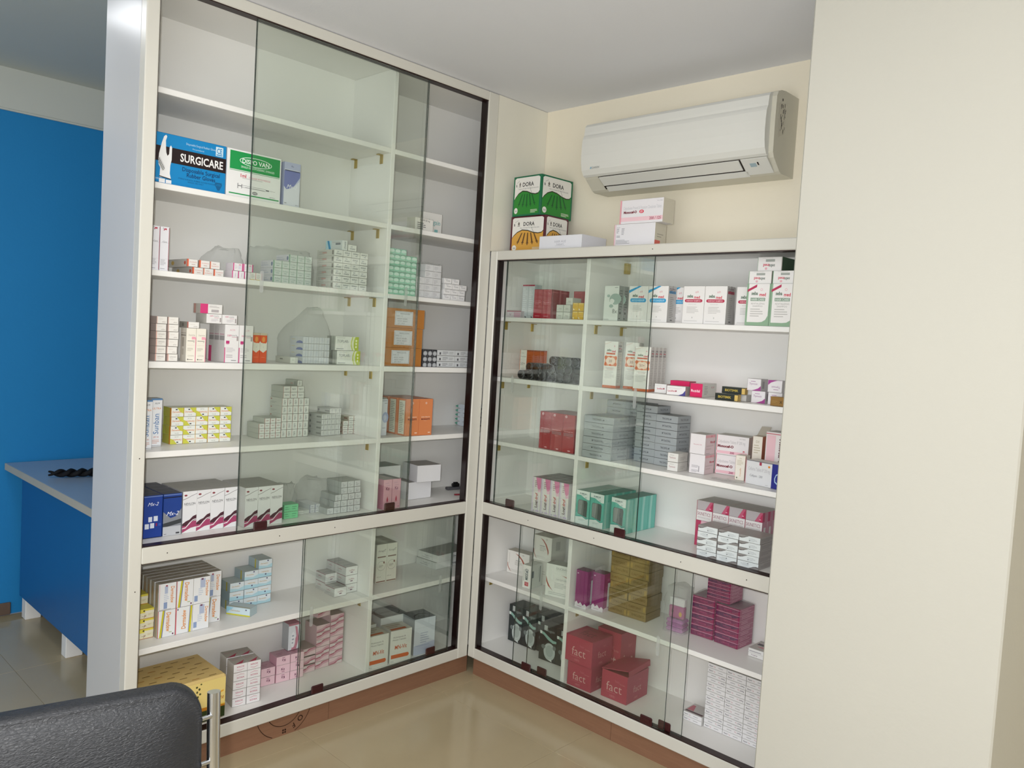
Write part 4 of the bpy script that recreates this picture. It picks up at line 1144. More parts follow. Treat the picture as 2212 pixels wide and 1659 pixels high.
b = MB(); b.box(.028, .064, .003, .022, .0125, .028, M['blackpl'], .004); b.box(.035, .056, .006, .019, .028, .033, M['blackpl'], .002); b.obj('cap', stp)
b = MB(); b.tube([(-.018, .118, ZM + .004), (.055, .085, ZM + .004)], .0035, ink('#8a2a34'), 8); b.tube([(.055, .085, ZM + .004), (.063, .0815, ZM + .004)], [.0033, .0008], ink('#d8cfc0'), 8)
tag(b.obj('pen'), 'thin red pen lying near the grey stapler', 'pen')

# ---- lower section, upper shelf
yl = carton(.062, .08, .0315, '#f0ecd0', sidec='#d9c63a', topc='#d9cc4a', front=[Rc(0, .62, 1, 1, '#ecdf5a'), Rc(.55, .55, 1, .8, '#f4f0dc'), El(.5, .82, .05, .08, '#4a3a30'), T('y', .55, .35, .32, '#8a4a3a', shear=.3), Rc(.4, .25, .62, .28, '#8a4a3a'), Ln(.7, .3, .9, .5, 2, '#d8c8a0'), Rc(0, 0, 1, .04, '#d98a3a')])
gY = 'yellow cartons by the end panel'
stack('soap_carton', MCN, 'yellow and cream soap carton by the end panel', gY, yl, 'L', -1.3462, .118, ZF, rows=3, pz=.0322)
stack('soap_carton', MCN, 'yellow soap carton set back atop its pile', gY, yl, 'L', -1.3475, .165, ZF + .0966)
lblA = [Rc(.04, .02, .06, .98, '#d98a94'), Rc(.30, .06, .50, .30, '#8fa3c9'), Rc(.34, .62, .52, .9, '#b5c0d9'), Rc(.4, .88, .5, .94, '#a34a5e'), Ln(.3, .32, .6, .6, 4, '#c9d3e3'), T('Dermadew', .80, .55, .22, '#e08e2c', fit=.62, rot=-90, bold=.01, shear=.1), Ln(.06, .01, .9, .05, 1, '#8d8d92')]
lblB = [Pg([(.10, 0), (.22, 0), (.36, 1), (.26, 1)], '#cfc52c'), Pg([(.22, 0), (.27, 0), (.41, 1), (.36, 1)], '#7a82b0'), Rc(0, 0, .035, 1, '#c9606a'), T('Dermadew', .62, .55, .26, '#e08e2c', fit=.72, rot=-90, bold=.015, shear=.1), Rc(.84, .05, .92, .11, '#6f3a5a'), Ln(.66, .12, .9, .2, 1, '#b5c59a')]
lblC = [Rc(.0, 0, .06, 1, '#d0606e'), Rc(.1, .9, .16, .96, '#55406a'), T('Dermadew', .48, .52, .26, '#e08e2c', fit=.72, rot=90, bold=.015, shear=.1), Pg([(.80, 0), (.92, 0), (.98, 1), (.88, 1)], '#cfc52c'), Pg([(.76, 0), (.80, 0), (.88, 1), (.84, 1)], '#7a82b0')]
lblD = [Rc(.06, .10, .26, .32, '#8fa3c9'), Rc(.4, .6, .7, .95, '#b5c0d9'), Rc(.45, .9, .58, .96, '#6f3a5a'), Ln(.3, .3, .6, .6, 4, '#c9d3e3'), T('Dermadew', .84, .55, .2, '#e08e2c', fit=.6, rot=-90, bold=.01, shear=.1)]
dk = dict(base='#eceef0', sidec='#c5c0b0', topc='#a39d90')
dL = [Rc(.35, 0, .65, 1, '#b5a48c'), Rc(.44, .3, .56, .8, '#c98a3a')]
dT = [Rc(0, .0, 1, .1, '#8d7f74'), T('Dermadew', .5, .5, .4, '#8a6f5a', fit=.6)]
dS = [carton(.0555, .028, .0868, front=q, left=dL, top=dT, seam=False, **dk) for q in (lblA, lblB, lblC, lblD)]
gD = 'large white lotion-soap cartons standing in ranks'
stack('soap_carton', MCN, 'large white carton with orange script', gD, dS, 'L', -1.2812, .094, ZF, cols=3, rows=2, pu=.0563, pz=.0875, pick=lambda c, r, l: ((1, 2, 3), (0, 1, 3))[r][c], jit=.0005)
stack('soap_carton', MCN, 'large white carton, deeper in the block', gD, dS, 'L', -1.2812, .1285, ZF, cols=4, rows=2, layers=5, pu=.0563, pz=.0872, pv=.0305, pick=lambda c, r, l: (0, 3, 0, 1 if r == 0 else 0)[c], jit=.0006)
lbA = carton(.0530, .075, .0318, '#e0ebf0', sidec='#a9bcc2', topc='#b3c0c0', front=[Pg([(0, 0), (1, 0), (1, .5), (.6, .25), (0, .4)], '#b9dde9'), T('Dermadew', .4, .60, .16, '#c99a3a', fit=.55, shear=.2), Rc(.62, .78, .72, .92, '#55557a'), Rc(0, 0, 1, .03, '#7a8a90')], left=[Rc(.6, 0, .72, 1, '#c3b84a')])
lbB = carton(.0530, .075, .0318, '#e2eaee', sidec='#9fb5bd', topc='#b3c0c0', front=[Pg([(0, 0), (1, 0), (1, .35), (0, .5)], '#b5dcea'), T('Dermadew', .5, .6, .16, '#c99a3a', fit=.55, rot=180, shear=.2), Rc(.5, .25, .6, .4, '#55557a'), Rc(0, 0, 1, .03, '#7a8a90')])
gL = 'light blue soap cartons in a stepped pile'
for c, (n__, wd_) in enumerate(((3, 'lowest column'), (4, 'middle column'), (5, 'tallest column'))):
    stack('soap_carton', MCN, 'light blue carton, %s of the stepped pile' % wd_, gL, [lbA, lbB], 'L', -.9885 + .0545 * c, .198 + .002 * c, ZF, rows=n__, pz=.0323, pick=lambda c_, r, l: (r + c) % 2, jit=.001)
stack('soap_carton', MCN, 'light blue carton lying askew before the stepped pile', gL, carton(.090, .046, .0285, '#cfe3ea', sidec='#b9cdd3', topc='#b9c6c8', front=[Rc(0, 0, 1, .16, '#d3cf3a'), T('Dermadew', .38, .58, .22, '#c99a3a', fit=.4, shear=.2), Rc(.8, .7, .86, .85, '#55557a'), Pg([(0, .2), (.3, .9), (.1, .95), (0, .95)], '#9ccfe4')], top=[Rc(.05, .1, .95, .2, '#a9a06a')]), 'L', -1.010, .176, ZF, rot=-58)
wr = carton(.0545, .0655, .0335, '#e6e6e6', sidec='#c3c4c2', topc='#adadaa', front=[T('Luliflex', .5, .58, .19, '#9a4a5c', fit=.6, shear=.1), Rc(.4, .28, .6, .38, '#6f3a5a'), Rc(0, 0, 1, .03, '#8d8d8d')], left=[T('Luliflex', .4, .6, .2, '#9a4a5c', fit=.6), Ln(.1, .15, .6, .4, 2, '#a5a5a5'), Rc(0, .93, 1, 1, '#8a5a64')], top=[Rc(.1, .35, .8, .5, '#97979a')])
gW = 'white and maroon cartons near the partition'
stack(CN, MCN, 'white maroon-lettered carton in the three-high pile', gW, wr, 'L', -.5575, .120, ZF, rows=3, layers=2, pz=.0341, pv=.0665, jit=.0006)
stack(CN, MCN, 'white maroon-lettered carton alone in front', gW, wr, 'L', -.616, .105, ZF)
stack(CN, MCN, 'white maroon-lettered carton in the two-high pile', gW, wr, 'L', -.607, .182, ZF, rows=2, pz=.0341)
tc_ = carton(.0488, .04, .158, '#e3e3d8', sidec='#c9c9bd', topc='#a3a396', front=[T('Keraglo', .5, .83, .05, '#77786f', fit=.66, shear=.3), Rc(.75, .85, .9, .86, '#55564f'), Rc(.1, .655, .9, .685, '#7a5a4c'), El(.5, .44, .40, .125, '#9a9b90'), El(.5, .44, .38, .118, '#e3e3d8'), Ln(.25, .40, .7, .47, 3, '#9a9b90'), El(.75, .52, .08, .03, '#8a6a5c'), T('100 ml', .3, .16, .035, '#9a9b90'), Rc(.05, .02, .95, .045, '#7a5a4c')], top=[Ln(.1, .2, .9, .8, 3, '#8d8d80')])
stack('shampoo_carton', MCN, 'tall cream carton with a thin ring', 'tall cream cartons beside the partition', tc_, 'L', -.3925, .150, ZF, cols=2, layers=3, pu=.0496, pv=.0408, rot=-4)
om = carton(.205, .125, .0305, '#e3e4e3', sidec='#d3d5d2', topc='#8d8f8a', seam=True, front=[T('Omeparist - 10', .64, .5, .30, '#33343a', fit=.44, bold=.015), Ln(.42, .15, .7, .28, 1, '#a5a5a8')], left=[T('Omeparist - 10', .5, .6, .16, '#4a4b50', fit=.6), Ln(.2, .2, .8, .4, 1, '#a5a5a8')])
gOm = 'flat white cartons near the corner post'
stack('tablet_carton', MCN, 'flat white carton with black lettering, lower one', gOm, om, 'L', -.067, .156, ZF, rot=3)
stack('tablet_carton', MCN, 'flat white carton with black lettering, upper one', gOm, om, 'L', -.062, .150, ZF + .0311, rot=4)

# ---- lower section, floor
gold = MB()
gold.box(0, .297, 0, .215, 0, .147, M['wrapgold'], .007)
paint(gold, [Rc(.0, .0, 1, .26, '#33401c'), Pg([(0, .26), (1, .26), (1, .30), (.7, .36), (.5, .31), (0, .34)], '#c8801e'), Pg([(0, .34), (.5, .31), (.7, .36), (1, .30), (1, .33), (.7, .40), (.5, .35), (0, .38)], '#e8c24a'), Pg([(0, .38), (1, .33), (1, .97), (0, .97)], '#ecd486'),
             T('Physione', .90, .50, .12, '#b5701c', fit=.17, shear=.2, bold=.01), Pg([(.80, .55), (.98, .62), (.98, .66), (.85, .61)], '#e8a83a'),
             El(.66, .88, .012, .025, '#4a4a24'), El(.69, .82, .012, .03, '#4a4a24'), El(.665, .76, .01, .03, '#4a4a24'), El(.70, .70, .012, .025, '#4a4a24'), El(.675, .64, .01, .03, '#5a5a2c'), El(.71, .93, .01, .02, '#5a5a2c')], Vector((.004, 0, .004)), X, Z, -Y, .289, .139)
rg = random.Random(11)
tl = []
for r_ in range(7):
    for c in range(5):
        xx = .03 + c * .2 + (.1 if r_ % 2 else 0)
        if xx < .9:
            tl.append(Rc(xx, .06 + r_ * .132, xx + .085, .078 + r_ * .132, ('#7d5f2a', '#b5761e', '#7d5f2a')[rg.randrange(3)]))
            tl.append(Rc(xx + .1, .10 + r_ * .132, xx + .16, .112 + r_ * .132, '#e2c880'))
paint(gold, tl, Vector((.004, .004, .147)), X, Y, Z, .289, .207)
o = put('wrapped_carton', gold.data('wrapped_carton'), None, (-1.3625, .046, ZG + .0007))
tag(o, 'big gold film-wrapped carton pack behind the black chair', 'carton')
acf = [T('acnex', .52, .42, .28, '#c0607c', fit=.62, bold=.005), Pg([(.22, .66), (.5, .80), (.78, .70), (.78, .66), (.5, .75), (.22, .63)], '#c9788f'), Rc(0, 0, 1, .025, '#a5a5a5')]
acA = carton(.0478, .060, .0294, '#ebe9ea', sidec='#cfcdca', topc='#a7a39c', front=acf, top=[Pg([(.05, 0), (.6, 0), (.95, .45)], '#a8324e'), T('acnex', .4, .7, .16, '#b5788a', fit=.5)])
acB = carton(.0478, .060, .0294, '#ebe9ea', sidec='#cfcdca', topc='#a7a39c', front=acf, flip=True, top=[Pg([(.05, 0), (.6, 0), (.95, .45)], '#a8324e'), T('acnex', .4, .7, .16, '#b5788a', fit=.5)])
fx = {(0, 0), (0, 1), (0, 2), (0, 4), (1, 4)}
stack('cream_carton', MCN, 'white carton with crimson corner', 'white and crimson cartons in a block of columns', [acA, acB], 'L', -1.0200, .088, ZG, cols=2, rows=5, layers=2, pu=.0490, pz=.0299, pv=.068, rot=-6, pick=lambda c, r, l: int((c, r) in fx), jit=.0007)
kzs = [T('Kz', .48, .5, .30, '#6a2a50', fit=.4, bold=.02), Rc(.38, .16, .6, .22, '#8a4a6c')]
kpA = carton(.0540, .060, .0322, '#ecc9d3', sidec='#dba9ba', topc='#b9929e', front=kzs, top=[Ln(.2, .2, .7, .6, 2, '#a0707f')])
kpB = carton(.0540, .060, .0322, '#ecc9d3', sidec='#dba9ba', topc='#b9929e', front=kzs, flip=True, top=[Ln(.2, .2, .7, .6, 2, '#a0707f')])
gK = 'pale pink cartons on the cabinet floor'
stack('soap_carton', MCN, 'pale pink carton in the two-high column', gK, [kpA, kpB], 'L', -.8685, .172, ZG, rows=2, pz=.0328, rot=-4, pick=lambda c, r, l: 1)
stack('soap_carton', MCN, 'pale pink carton in the three-high block', gK, [kpA, kpB], 'L', -.8115, .165, ZG, cols=2, rows=3, pu=.0555, pz=.0324, rot=-4, pick=lambda c, r, l: (c + r + 1) % 2, jit=.0006)
wvf = [Pg([(0, .05), (.3, .16), (.6, .5), (1, .62), (1, .9), (.6, .78), (.3, .46), (0, .4)], '#cf9fae'), Pg([(0, .40), (.3, .46), (.6, .78), (1, .9), (1, .98), (.55, .92), (.25, .62), (0, .55)], '#a8566e'), Rc(.08, .66, .4, .82, '#eceaea'), T('NEVLON', .24, .74, .13, '#4a4a55', fit=.28)]
wvA = carton(.0602, .080, .0280, '#e2c6ce', sidec='#c9a9b2', topc='#9a8a8a', front=wvf, seam=False)
wvB = carton(.0602, .080, .0280, '#e2c6ce', sidec='#c9a9b2', topc='#9a8a8a', front=wvf, flip=True, seam=False)
gV = 'rose-wave cartons by the partition'
pk_ = lambda c, r, l: (r * 2 + c) % 3 == 1
stack('soap_carton', MCN, 'rose-wave carton in the short column', gV, [wvA, wvB], 'L', -.7005, .176, ZG, rows=3, pz=.0332, pick=lambda c, r, l: r % 2)
stack('soap_carton', MCN, 'rose-wave carton in the double column', gV, [wvA, wvB], 'L', -.6355, .181, ZG, cols=2, rows=7, pu=.0618, pz=.0286, pick=lambda c, r, l: int(pk_(c, r, l)), skip={(0, 6)}, jit=.0006)
stack('soap_carton', MCN, 'rose-wave carton askew on the double column', gV, wvA, 'L', -.632, .184, ZG + .2004, rot=6)
stack('cream_carton', MCN, 'grey upright carton with rose lid stripe and pale blue curve', None, carton(.049, .045, .100, '#dfe4ea', sidec='#a9adb0', topc='#b07a86', front=[Pg([(.25, 0), (.7, 0), (.9, .4), (.75, .85), (.55, .9), (.68, .5)], '#c58a9a'), El(.4, .38, .2, .3, '#eceff4'), Ln(.3, .2, .5, .6, 3, '#a5acb8'), Rc(0, .93, 1, 1, '#b07a86')]), 'L', -.752, .190, ZG + .0998)
mnf = [T('Multivitamin &', .42, .79, .055, '#77777a', fit=.62), T('Mineral Capsules', .42, .71, .055, '#77777a', fit=.62), T('MN-Vit', .50, .475, .13, '#c4552a', fit=.56, bold=.015, shear=.05), Rc(.06, .13, .86, .25, '#d4622c'), El(.87, .19, .03, .04, '#d4622c'), Rc(.04, .03, .2, .05, '#b5b5b5')]
mn = carton(.0985, .080, .130, '#e2e3de', sidec='#cdcec8', topc='#b9b8ad', front=mnf, top=[Rc(.08, .1, .8, .3, '#b5562c'), Ln(.1, .4, .8, .8, 2, '#9a8a7c')])
mnS = carton(.0900, .080, .130, '#e2e3de', sidec='#cdcec8', topc='#b9b8ad', front=mnf, top=[Rc(.08, .1, .8, .3, '#b5562c'), Ln(.1, .4, .8, .8, 2, '#9a8a7c')])
gMN = 'white vitamin cartons with an orange bar'
stack('vitamin_carton', MCN, 'white vitamin carton with orange bar, beside the partition', gMN, mnS, 'L', -.4815, .052, ZG, rot=-4)
stack('vitamin_carton', MCN, 'white vitamin carton with orange bar, fully in view', gMN, mn, 'L', -.3795, .050, ZG, rot=-7)
stack('vitamin_carton', MCN, 'white vitamin carton standing behind the other two', gMN, mn, 'L', -.4705, .160, ZG, rot=-3)
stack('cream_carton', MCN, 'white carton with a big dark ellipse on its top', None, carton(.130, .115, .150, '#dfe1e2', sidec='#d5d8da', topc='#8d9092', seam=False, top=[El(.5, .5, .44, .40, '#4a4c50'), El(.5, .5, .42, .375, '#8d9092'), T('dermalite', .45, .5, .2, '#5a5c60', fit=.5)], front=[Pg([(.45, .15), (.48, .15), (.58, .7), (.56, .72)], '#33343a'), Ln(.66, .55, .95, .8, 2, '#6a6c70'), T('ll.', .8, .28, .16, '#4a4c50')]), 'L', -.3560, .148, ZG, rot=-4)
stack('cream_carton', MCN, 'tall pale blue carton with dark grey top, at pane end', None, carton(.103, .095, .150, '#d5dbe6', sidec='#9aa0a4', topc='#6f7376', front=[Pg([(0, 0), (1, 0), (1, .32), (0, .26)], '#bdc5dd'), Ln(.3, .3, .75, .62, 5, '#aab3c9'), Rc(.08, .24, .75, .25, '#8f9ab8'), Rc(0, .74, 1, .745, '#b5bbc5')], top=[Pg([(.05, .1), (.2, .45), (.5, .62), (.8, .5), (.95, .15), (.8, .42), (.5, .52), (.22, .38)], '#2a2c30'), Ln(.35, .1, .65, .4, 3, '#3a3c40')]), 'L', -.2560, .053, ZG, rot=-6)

# ================================================================== stock in and on the lower cabinet
# ---- on top
def dora(w_, d, h, edge, low, ring):
    def face(shelfname):
        q = [Pg([(.05, .42), (.05, .93), (.10, .965), (.90, .965), (.95, .93), (.95, .60), (.90, .55), (.80, .535), (.66, .56), (.50, .62), (.34, .64), (.20, .58), (.10, .49)], '#eceae4'),
             Pg([(.05, .04), (.95, .04), (.95, .575), (.90, .525), (.80, .51), (.66, .535), (.50, .595), (.34, .615), (.20, .555), (.10, .465), (.05, .40)], low),
             Pg([(.05, .42), (.10, .49), (.20, .58), (.34, .64), (.50, .62), (.66, .56), (.80, .535), (.90, .55), (.95, .60), (.95, .575), (.90, .525), (.80, .51), (.66, .535), (.50, .595), (.34, .615), (.20, .555), (.10, .465), (.05, .40)], '#2c2a20'),
             T('DORA', .53, .79, .105, '#26262a', fit=.40, bold=.02), Rc(.36, .86, .70, .862, '#9a9a9a'), Rc(.36, .72, .70, .722, '#9a9a9a'),
             Pg([(.10, .74), (.125, .74), (.115, .80), (.095, .81)], '#33333a'), Pg([(.12, .83), (.22, .89), (.215, .90), (.115, .84)], '#b5b5b5'),
             Pg([(.205, .80), (.235, .86), (.265, .80), (.25, .76), (.22, .76)], '#77706a'), Rc(.20, .735, .27, .75, '#55504c'),
             T('Single use Syringes With Needle (Disposable)', .55, .685, .028, '#77777a', fit=.74)]
        for k in range(5):
            x0, ang = .34 + .085 * k, (-.28, -.14, 0, .14, .28)[k]
            y1, y0 = .545, .26 + .02 * abs(k - 2)
            dx = ang * .38
            q.append(Pg([(x0 - .016, y1), (x0 + .016, y1), (x0 + dx + .022, y0), (x0 + dx - .022, y0)], ring))
            q.append(Pg([(x0 + dx - .035, y0 + .012), (x0 + dx + .035, y0 + .012), (x0 + dx + .035, y0 - .012), (x0 + dx - .035, y0 - .012)], ring))
            q.append(Pg([(x0 + dx - .012, y0), (x0 + dx + .012, y0), (x0 + dx * 1.15 + .012, y0 - .055), (x0 + dx * 1.15 - .012, y0 - .055)], ring))
        q += [Pg([(.60, .70), (.606, .70), (.68, .55), (.672, .55)], '#4a4a4a'), El(.13, .14, .065, .075, '#eceae4'), T('3ml', .13, .14, .05, '#55555a', fit=.08), Ln(.66, .06, .92, .15, 3, '#e6ecd8')]
        return q
    return carton(w_, d, h, edge, topc=edge, front=face(1), right=face(2), seam=False)


stack('syringe_box', MCN, 'white and amber syringe carton, bottom of two on the cabinet top', None, dora(.190, .145, .150, '#5a2430', '#d9a449', '#6a4a2a'), 'R', .026, .085, ZT, rot=1)
stack('syringe_box', MCN, 'white and green syringe carton, stacked on the amber one', None, dora(.160, .190, .163, '#1f6f4c', '#2f8a34', '#1f5f30'), 'R', .031, .083, ZT + .1508, rot=-2)
stack('white_carton', MCN, 'flat plain white box with faint grey lettering on cabinet top', None, carton(.218, .150, .056, '#e9e9ee', sidec='#dddde4', topc='#c3c3c4', seam=False, front=[T('HAIR HUE', .5, .58, .17, '#b5b5bd', fit=.32), T('THERAPY', .5, .38, .12, '#a9a9b2', fit=.18), Rc(.38, .28, .62, .30, '#c5c5cc')]), 'R', .226, .048, ZT)
mcf = [Rc(.0, .10, 1, .27, '#f0cbd2'), Rc(.0, 0, .025, 1, '#e79aa8'), Rc(.03, 0, .035, 1, '#d4667c')]
cv = carton(.1875, .070, .0860, '#e9e6e9', sidec='#cfc9b8', topc='#b5b0a0', front=mcf + [T('Cefpodoxime Proxetil & Potassium Clavulanate Tablets', .52, .66, .14, '#c5c5ca', fit=.88), T('Monocef-O', .245, .485, .105, '#7a2434', fit=.36, bold=.05), El(.51, .485, .055, .075, '#d84a5e'), T('CV', .51, .485, .08, '#fbeef0', fit=.06, bold=.03, shear=.2), T('200 / 125', .83, .185, .12, '#a8506a', fit=.26, bold=.02), T('10 x 6 Tablets', .92, .89, .035, '#8d8d92', fit=.12)])
cvb = carton(.1795, .070, .0880, '#e9e7ea', sidec='#cdc7b6', topc='#b5b0a0', front=[Rc(0, 0, .012, 1, '#e79aa8'), Rc(.03, 0, .036, 1, '#d4667c'), T('BATCH', .10, .87, .035, '#8d8d92'), Ln(.06, .62, .12, .84, 3, '#9a9aa0'), Ln(.18, .55, .26, .84, 5, '#9a9aa0'), Ln(.06, .45, .2, .54, 2, '#8d8d92'), Ln(.05, .18, .42, .36, 4, '#9a9aa0'), Pg([(.06, .12), (.12, .12), (.09, .02)], '#d4667c'), Ln(.15, .02, .5, .12, 2, '#a05a6a')], right=[Rc(0, .1, .5, .3, '#d4665a'), Ln(.2, .4, .8, .6, 2, '#a5a092')])
stack('tablet_carton', MCN, 'white and pink tablet carton with plain print, lower of two', None, cvb, 'R', .571, .080, ZT)
stack('tablet_carton', MCN, 'white and pink tablet carton with pink band, upper of two', None, cv, 'R', .591, .080, ZT + .0886)

# ---- top shelf, corner bay
stack(CN, MCN, 'flat pale pink carton under the top-shelf corner', None, carton(.082, .06, .029, '#e3dade', sidec='#cfc6ca', front=[Rc(0, .90, 1, 1, '#b03a5a'), Rc(.5, .1, .95, .8, '#d9b3c3'), T('V', .25, .45, .35, '#8a5a7a')]), 'R', .0178, .100, Z1)
sh = carton(.0335, .042, .140, '#cfd4d8', sidec='#b9bec2', front=[Rc(0, .955, 1, 1, '#b04056'), Ln(.1, .1, .8, .9, 14, '#e6eaee'), Pg([(.6, .02), (.9, .02), (.6, .08)], '#4a4a55')], topc='#b04056')
stack('wrapped_carton', MCN, 'tall silver film-wrapped carton with red top', 'silver cartons with red tops', sh, 'R', .083, .120, Z1, cols=2, pu=.0345)
redf = [T('ACNE-AID', .5, .62, .035, '#d88a94', fit=.7), Ln(.15, .48, .85, .58, 2, '#cf7f8a'), Rc(0, 0, 1, .17, '#b8263a'), Ln(.2, .06, .8, .12, 1, '#d98a94'), Rc(.97, 0, 1, 1, '#c96a74'), Rc(.1, .95, .9, .965, '#c96a74')]
rb = carton(.0462, .055, .119, '#b03a48', sidec='#9a3542', topc='#8d3a44', front=redf, right=[Rc(.1, .9, .8, .93, '#c96a74'), Rc(.97, 0, 1, 1, '#c9606c')])
gRd = 'dull red cartons in the corner bay'
stack(CN, MCN, 'dull red carton in the corner bay', gRd, rb, 'R', .169, .100, Z1, cols=2, layers=2, pu=.047, pv=.0557)
stack(CN, MCN, 'dull red carton at the back beside the partition', gRd, rb, 'R', .300, .195, Z1, cols=3, pu=.047)
ws = carton(.0350, .05, .0278, '#d8dad3', sidec='#c3c5bd', topc='#d2d3cc', front=[T('Xalin', .5, .5, .2, '#8d8f88', fit=.7), Rc(.1, .25, .8, .3, '#b5b7b0'), Rc(0, 0, 1, .035, '#6f716a'), Rc(.97, 0, 1, 1, '#8d8f88')])
gWs = 'small grey-white cartons before the red ones'
stack(CN, MCN, 'small grey-white carton before the red ones', gWs, ws, 'R', .3195, .070, Z1, cols=2, rows=2, pu=.0356, pz=.0284, jit=.0005)
stack(CN, MCN, 'small grey-white carton alone on top', gWs, ws, 'R', .359, .078, Z1 + .0568)
ye = carton(.0272, .05, .0322, '#e3b62a', sidec='#c99a20', topc='#d9b04a', front=[Rc(.1, .86, .9, .94, '#f0dc9a'), Pg([(.1, .12), (.4, .12), (.12, .36)], '#f4ecd0'), Ln(.2, .4, .8, .6, 2, '#c98a20'), Rc(0, 0, 1, .03, '#a5782a')])
stack(CN, MCN, 'bright yellow small carton', 'bright yellow cartons by the partition', ye, 'R', .3975, .075, Z1, cols=2, rows=2, pu=.0278, pz=.0328)
# ---- top shelf, wide bay
o8 = carton(.0665, .030, .129, '#dfe3df', sidec='#a3a8a5', topc='#c9cdc8', front=[El(.78, .62, .40, .16, '#9fb3ab'), El(.55, .56, .16, .07, '#dfe3df'), El(.48, .46, .17, .06, '#dfe3df'), El(.30, .71, .11, .04, '#9fb3ab'), El(.52, .42, .14, .05, '#9fb3ab'), Rc(.38, .54, .41, .66, '#9fb3ab'), T('f', .70, .56, .07, '#f4f6f4', shear=.2), T('8x', .78, .28, .13, '#6f7472'), Rc(.7, .94, .92, .955, '#8d928f'), Rc(.05, .03, .4, .04, '#6f7472')], right=[Ln(.2, .3, .8, .9, 8, '#7d827f'), Rc(.3, .2, .6, .26, '#4a4f4c'), Rc(.2, .06, .5, .09, '#4a4f4c'), Rc(.96, 0, 1, 1, '#dfe3df')])
stack('shampoo_carton', MCN, 'white carton with grey-green bubbles', 'bubble-print cartons', o8, 'R', .5605, .058, Z1, layers=2, pv=.0306)


def seba(w_, d, h, bar, bartxt, accent, side, low=None, extra=(), logo_y=.72, size=.085):
    q = [T('seba', .33, logo_y + .02, size, '#4d6a55', fit=.27, bold=.03), T('med', .65, logo_y - .012, size * .9, '#cf3a50', fit=.27, bold=.03), T('R', .60, logo_y + .115, .05, '#d98a98', fit=.06), El(.67, logo_y + .125, .035, .022, '#d98a98'), El(.67, logo_y + .125, .022, .013, '#eceae8')]
    q += list(extra)
    return carton(w_, d, h, '#eceae8', sidec=side, topc='#d0cec9', front=q, right=[Rc(.05, .02, .95, .98, side), Ln(.25, .12, .75, .72, 12, '#9d9b98'), Rc(.12, .80, .92, .87, bar), T('seba', .5, .92, .22, '#6a5a60', fit=.7, rot=0), Rc(.4, .06, .65, .09, '#6f6d6a')])


def pill(y, hh, col, txt):
    return [El(.17, y, .085, hh, col), El(.83, y, .085, hh, col), Rc(.17, y - hh, .83, y + hh, col), T(txt, .5, y, hh * 1.0, '#f0d0d6' if col[1] == 'b' else '#bfe2f2', fit=.66, bold=.01)]


bl = seba(.0828, .052, .128, '#3f9fd0', '', '', '#c3c1be', extra=pill(.60, .055, '#3a9fd2', 'ANTI-DANDRUFF') + [Pg([(.0, .80), (.0, .88), (.50, 1), (.62, 1), (.62, .985)], '#3a9fd2'), Ln(.25, .27, .75, .46, 5, '#c9c7c5'), Ln(.1, .05, .9, .08, 1, '#d0cecc'), Rc(.46, .13, .50, .17, '#c3c1be')])
gBl = 'white cartons with a blue oval'
stack('shampoo_carton', MCN, 'white shampoo carton with blue oval bar', gBl, bl, 'R', .671, .060, Z1, cols=2, pu=.0838)
stack('shampoo_carton', MCN, 'white shampoo carton with blue oval bar, set back', gBl, bl, 'R', .797, .118, Z1)
ev = seba(.0822, .052, .127, '#b83a54', '', '', '#b5b3b0', extra=pill(.61, .042, '#b83250', 'EVERYDAY SHAMPOO') + [T('SENSITIVE SKIN', .45, .515, .025, '#c9c3c1', fit=.5), Ln(.2, .27, .8, .46, 5, '#c9c7c5'), Ln(.1, .05, .9, .09, 1, '#d0cecc'), Rc(.46, .14, .50, .18, '#c3c1be')])
gEv = 'white cartons with a crimson oval'
stack('shampoo_carton', MCN, 'white shampoo carton with crimson oval bar', gEv, ev, 'R', .899, .060, Z1, cols=2, pu=.083)
stack('shampoo_carton', MCN, 'white shampoo carton with crimson bar behind green-edged carton', gEv, ev, 'R', 1.083, .090, Z1)
gnf = [Pg([(0, .0), (1, 0), (1, 1), (0, 1)], '#8fae92'), Pg([(.08, .08), (.55, .08), (.72, .09), (.86, .14), (.95, .24), (.95, 1), (.08, 1)], '#eceae8'), Pg([(.03, .86), (.03, .80), (.42, .92), (.42, .985)], '#b8365a'), T('seba', .34, .775, .085, '#4d6a55', fit=.27, bold=.03), T('med', .68, .745, .08, '#cf3a50', fit=.27, bold=.03), El(.62, .86, .05, .03, '#e3b0ba'), El(.62, .86, .035, .02, '#eceae8'),
       Rc(.18, .585, .80, .665, '#8a9f8e'), T('HAIR CARE', .49, .625, .055, '#dfe6df', fit=.55, bold=.01), T('REVITALIZING', .5, .525, .04, '#a5a3a0', fit=.6), T('SHAMPOO', .5, .465, .04, '#a5a3a0', fit=.42), Ln(.2, .20, .78, .42, 4, '#c3c1be')]
gn = carton(.0805, .050, .133, '#8fae92', sidec='#5f7f66', topc='#a9bfab', front=gnf, seam=False)
gGn = 'green-edged white shampoo cartons'
stack('shampoo_carton', MCN, 'white shampoo carton with sage green edges', gGn, gn, 'R', 1.1425, .045, Z1, cols=3, pu=.0815)
gs_f = [T('seba', .58, .36, .22, '#77807a', fit=.26, bold=.03, rot=180), T('med', .36, .40, .22, '#cf5a6c', fit=.25, bold=.03, rot=180), Rc(.33, .66, .70, .84, '#a5aaa5'), El(.36, .18, .05, .09, '#e3b0ba'), Ln(.2, .9, .85, .95, 1, '#c3c1be')]
gsm = carton(.0790, .085, .0400, '#ebe9e7', sidec='#3f5a42', topc='#d0cec9', front=gs_f + [Rc(0, 0, .025, 1, '#8fae92'), Rc(.97, 0, 1, 1, '#a9a39c')], seam=False)
gSm = 'small white cartons on the green-edged ones'
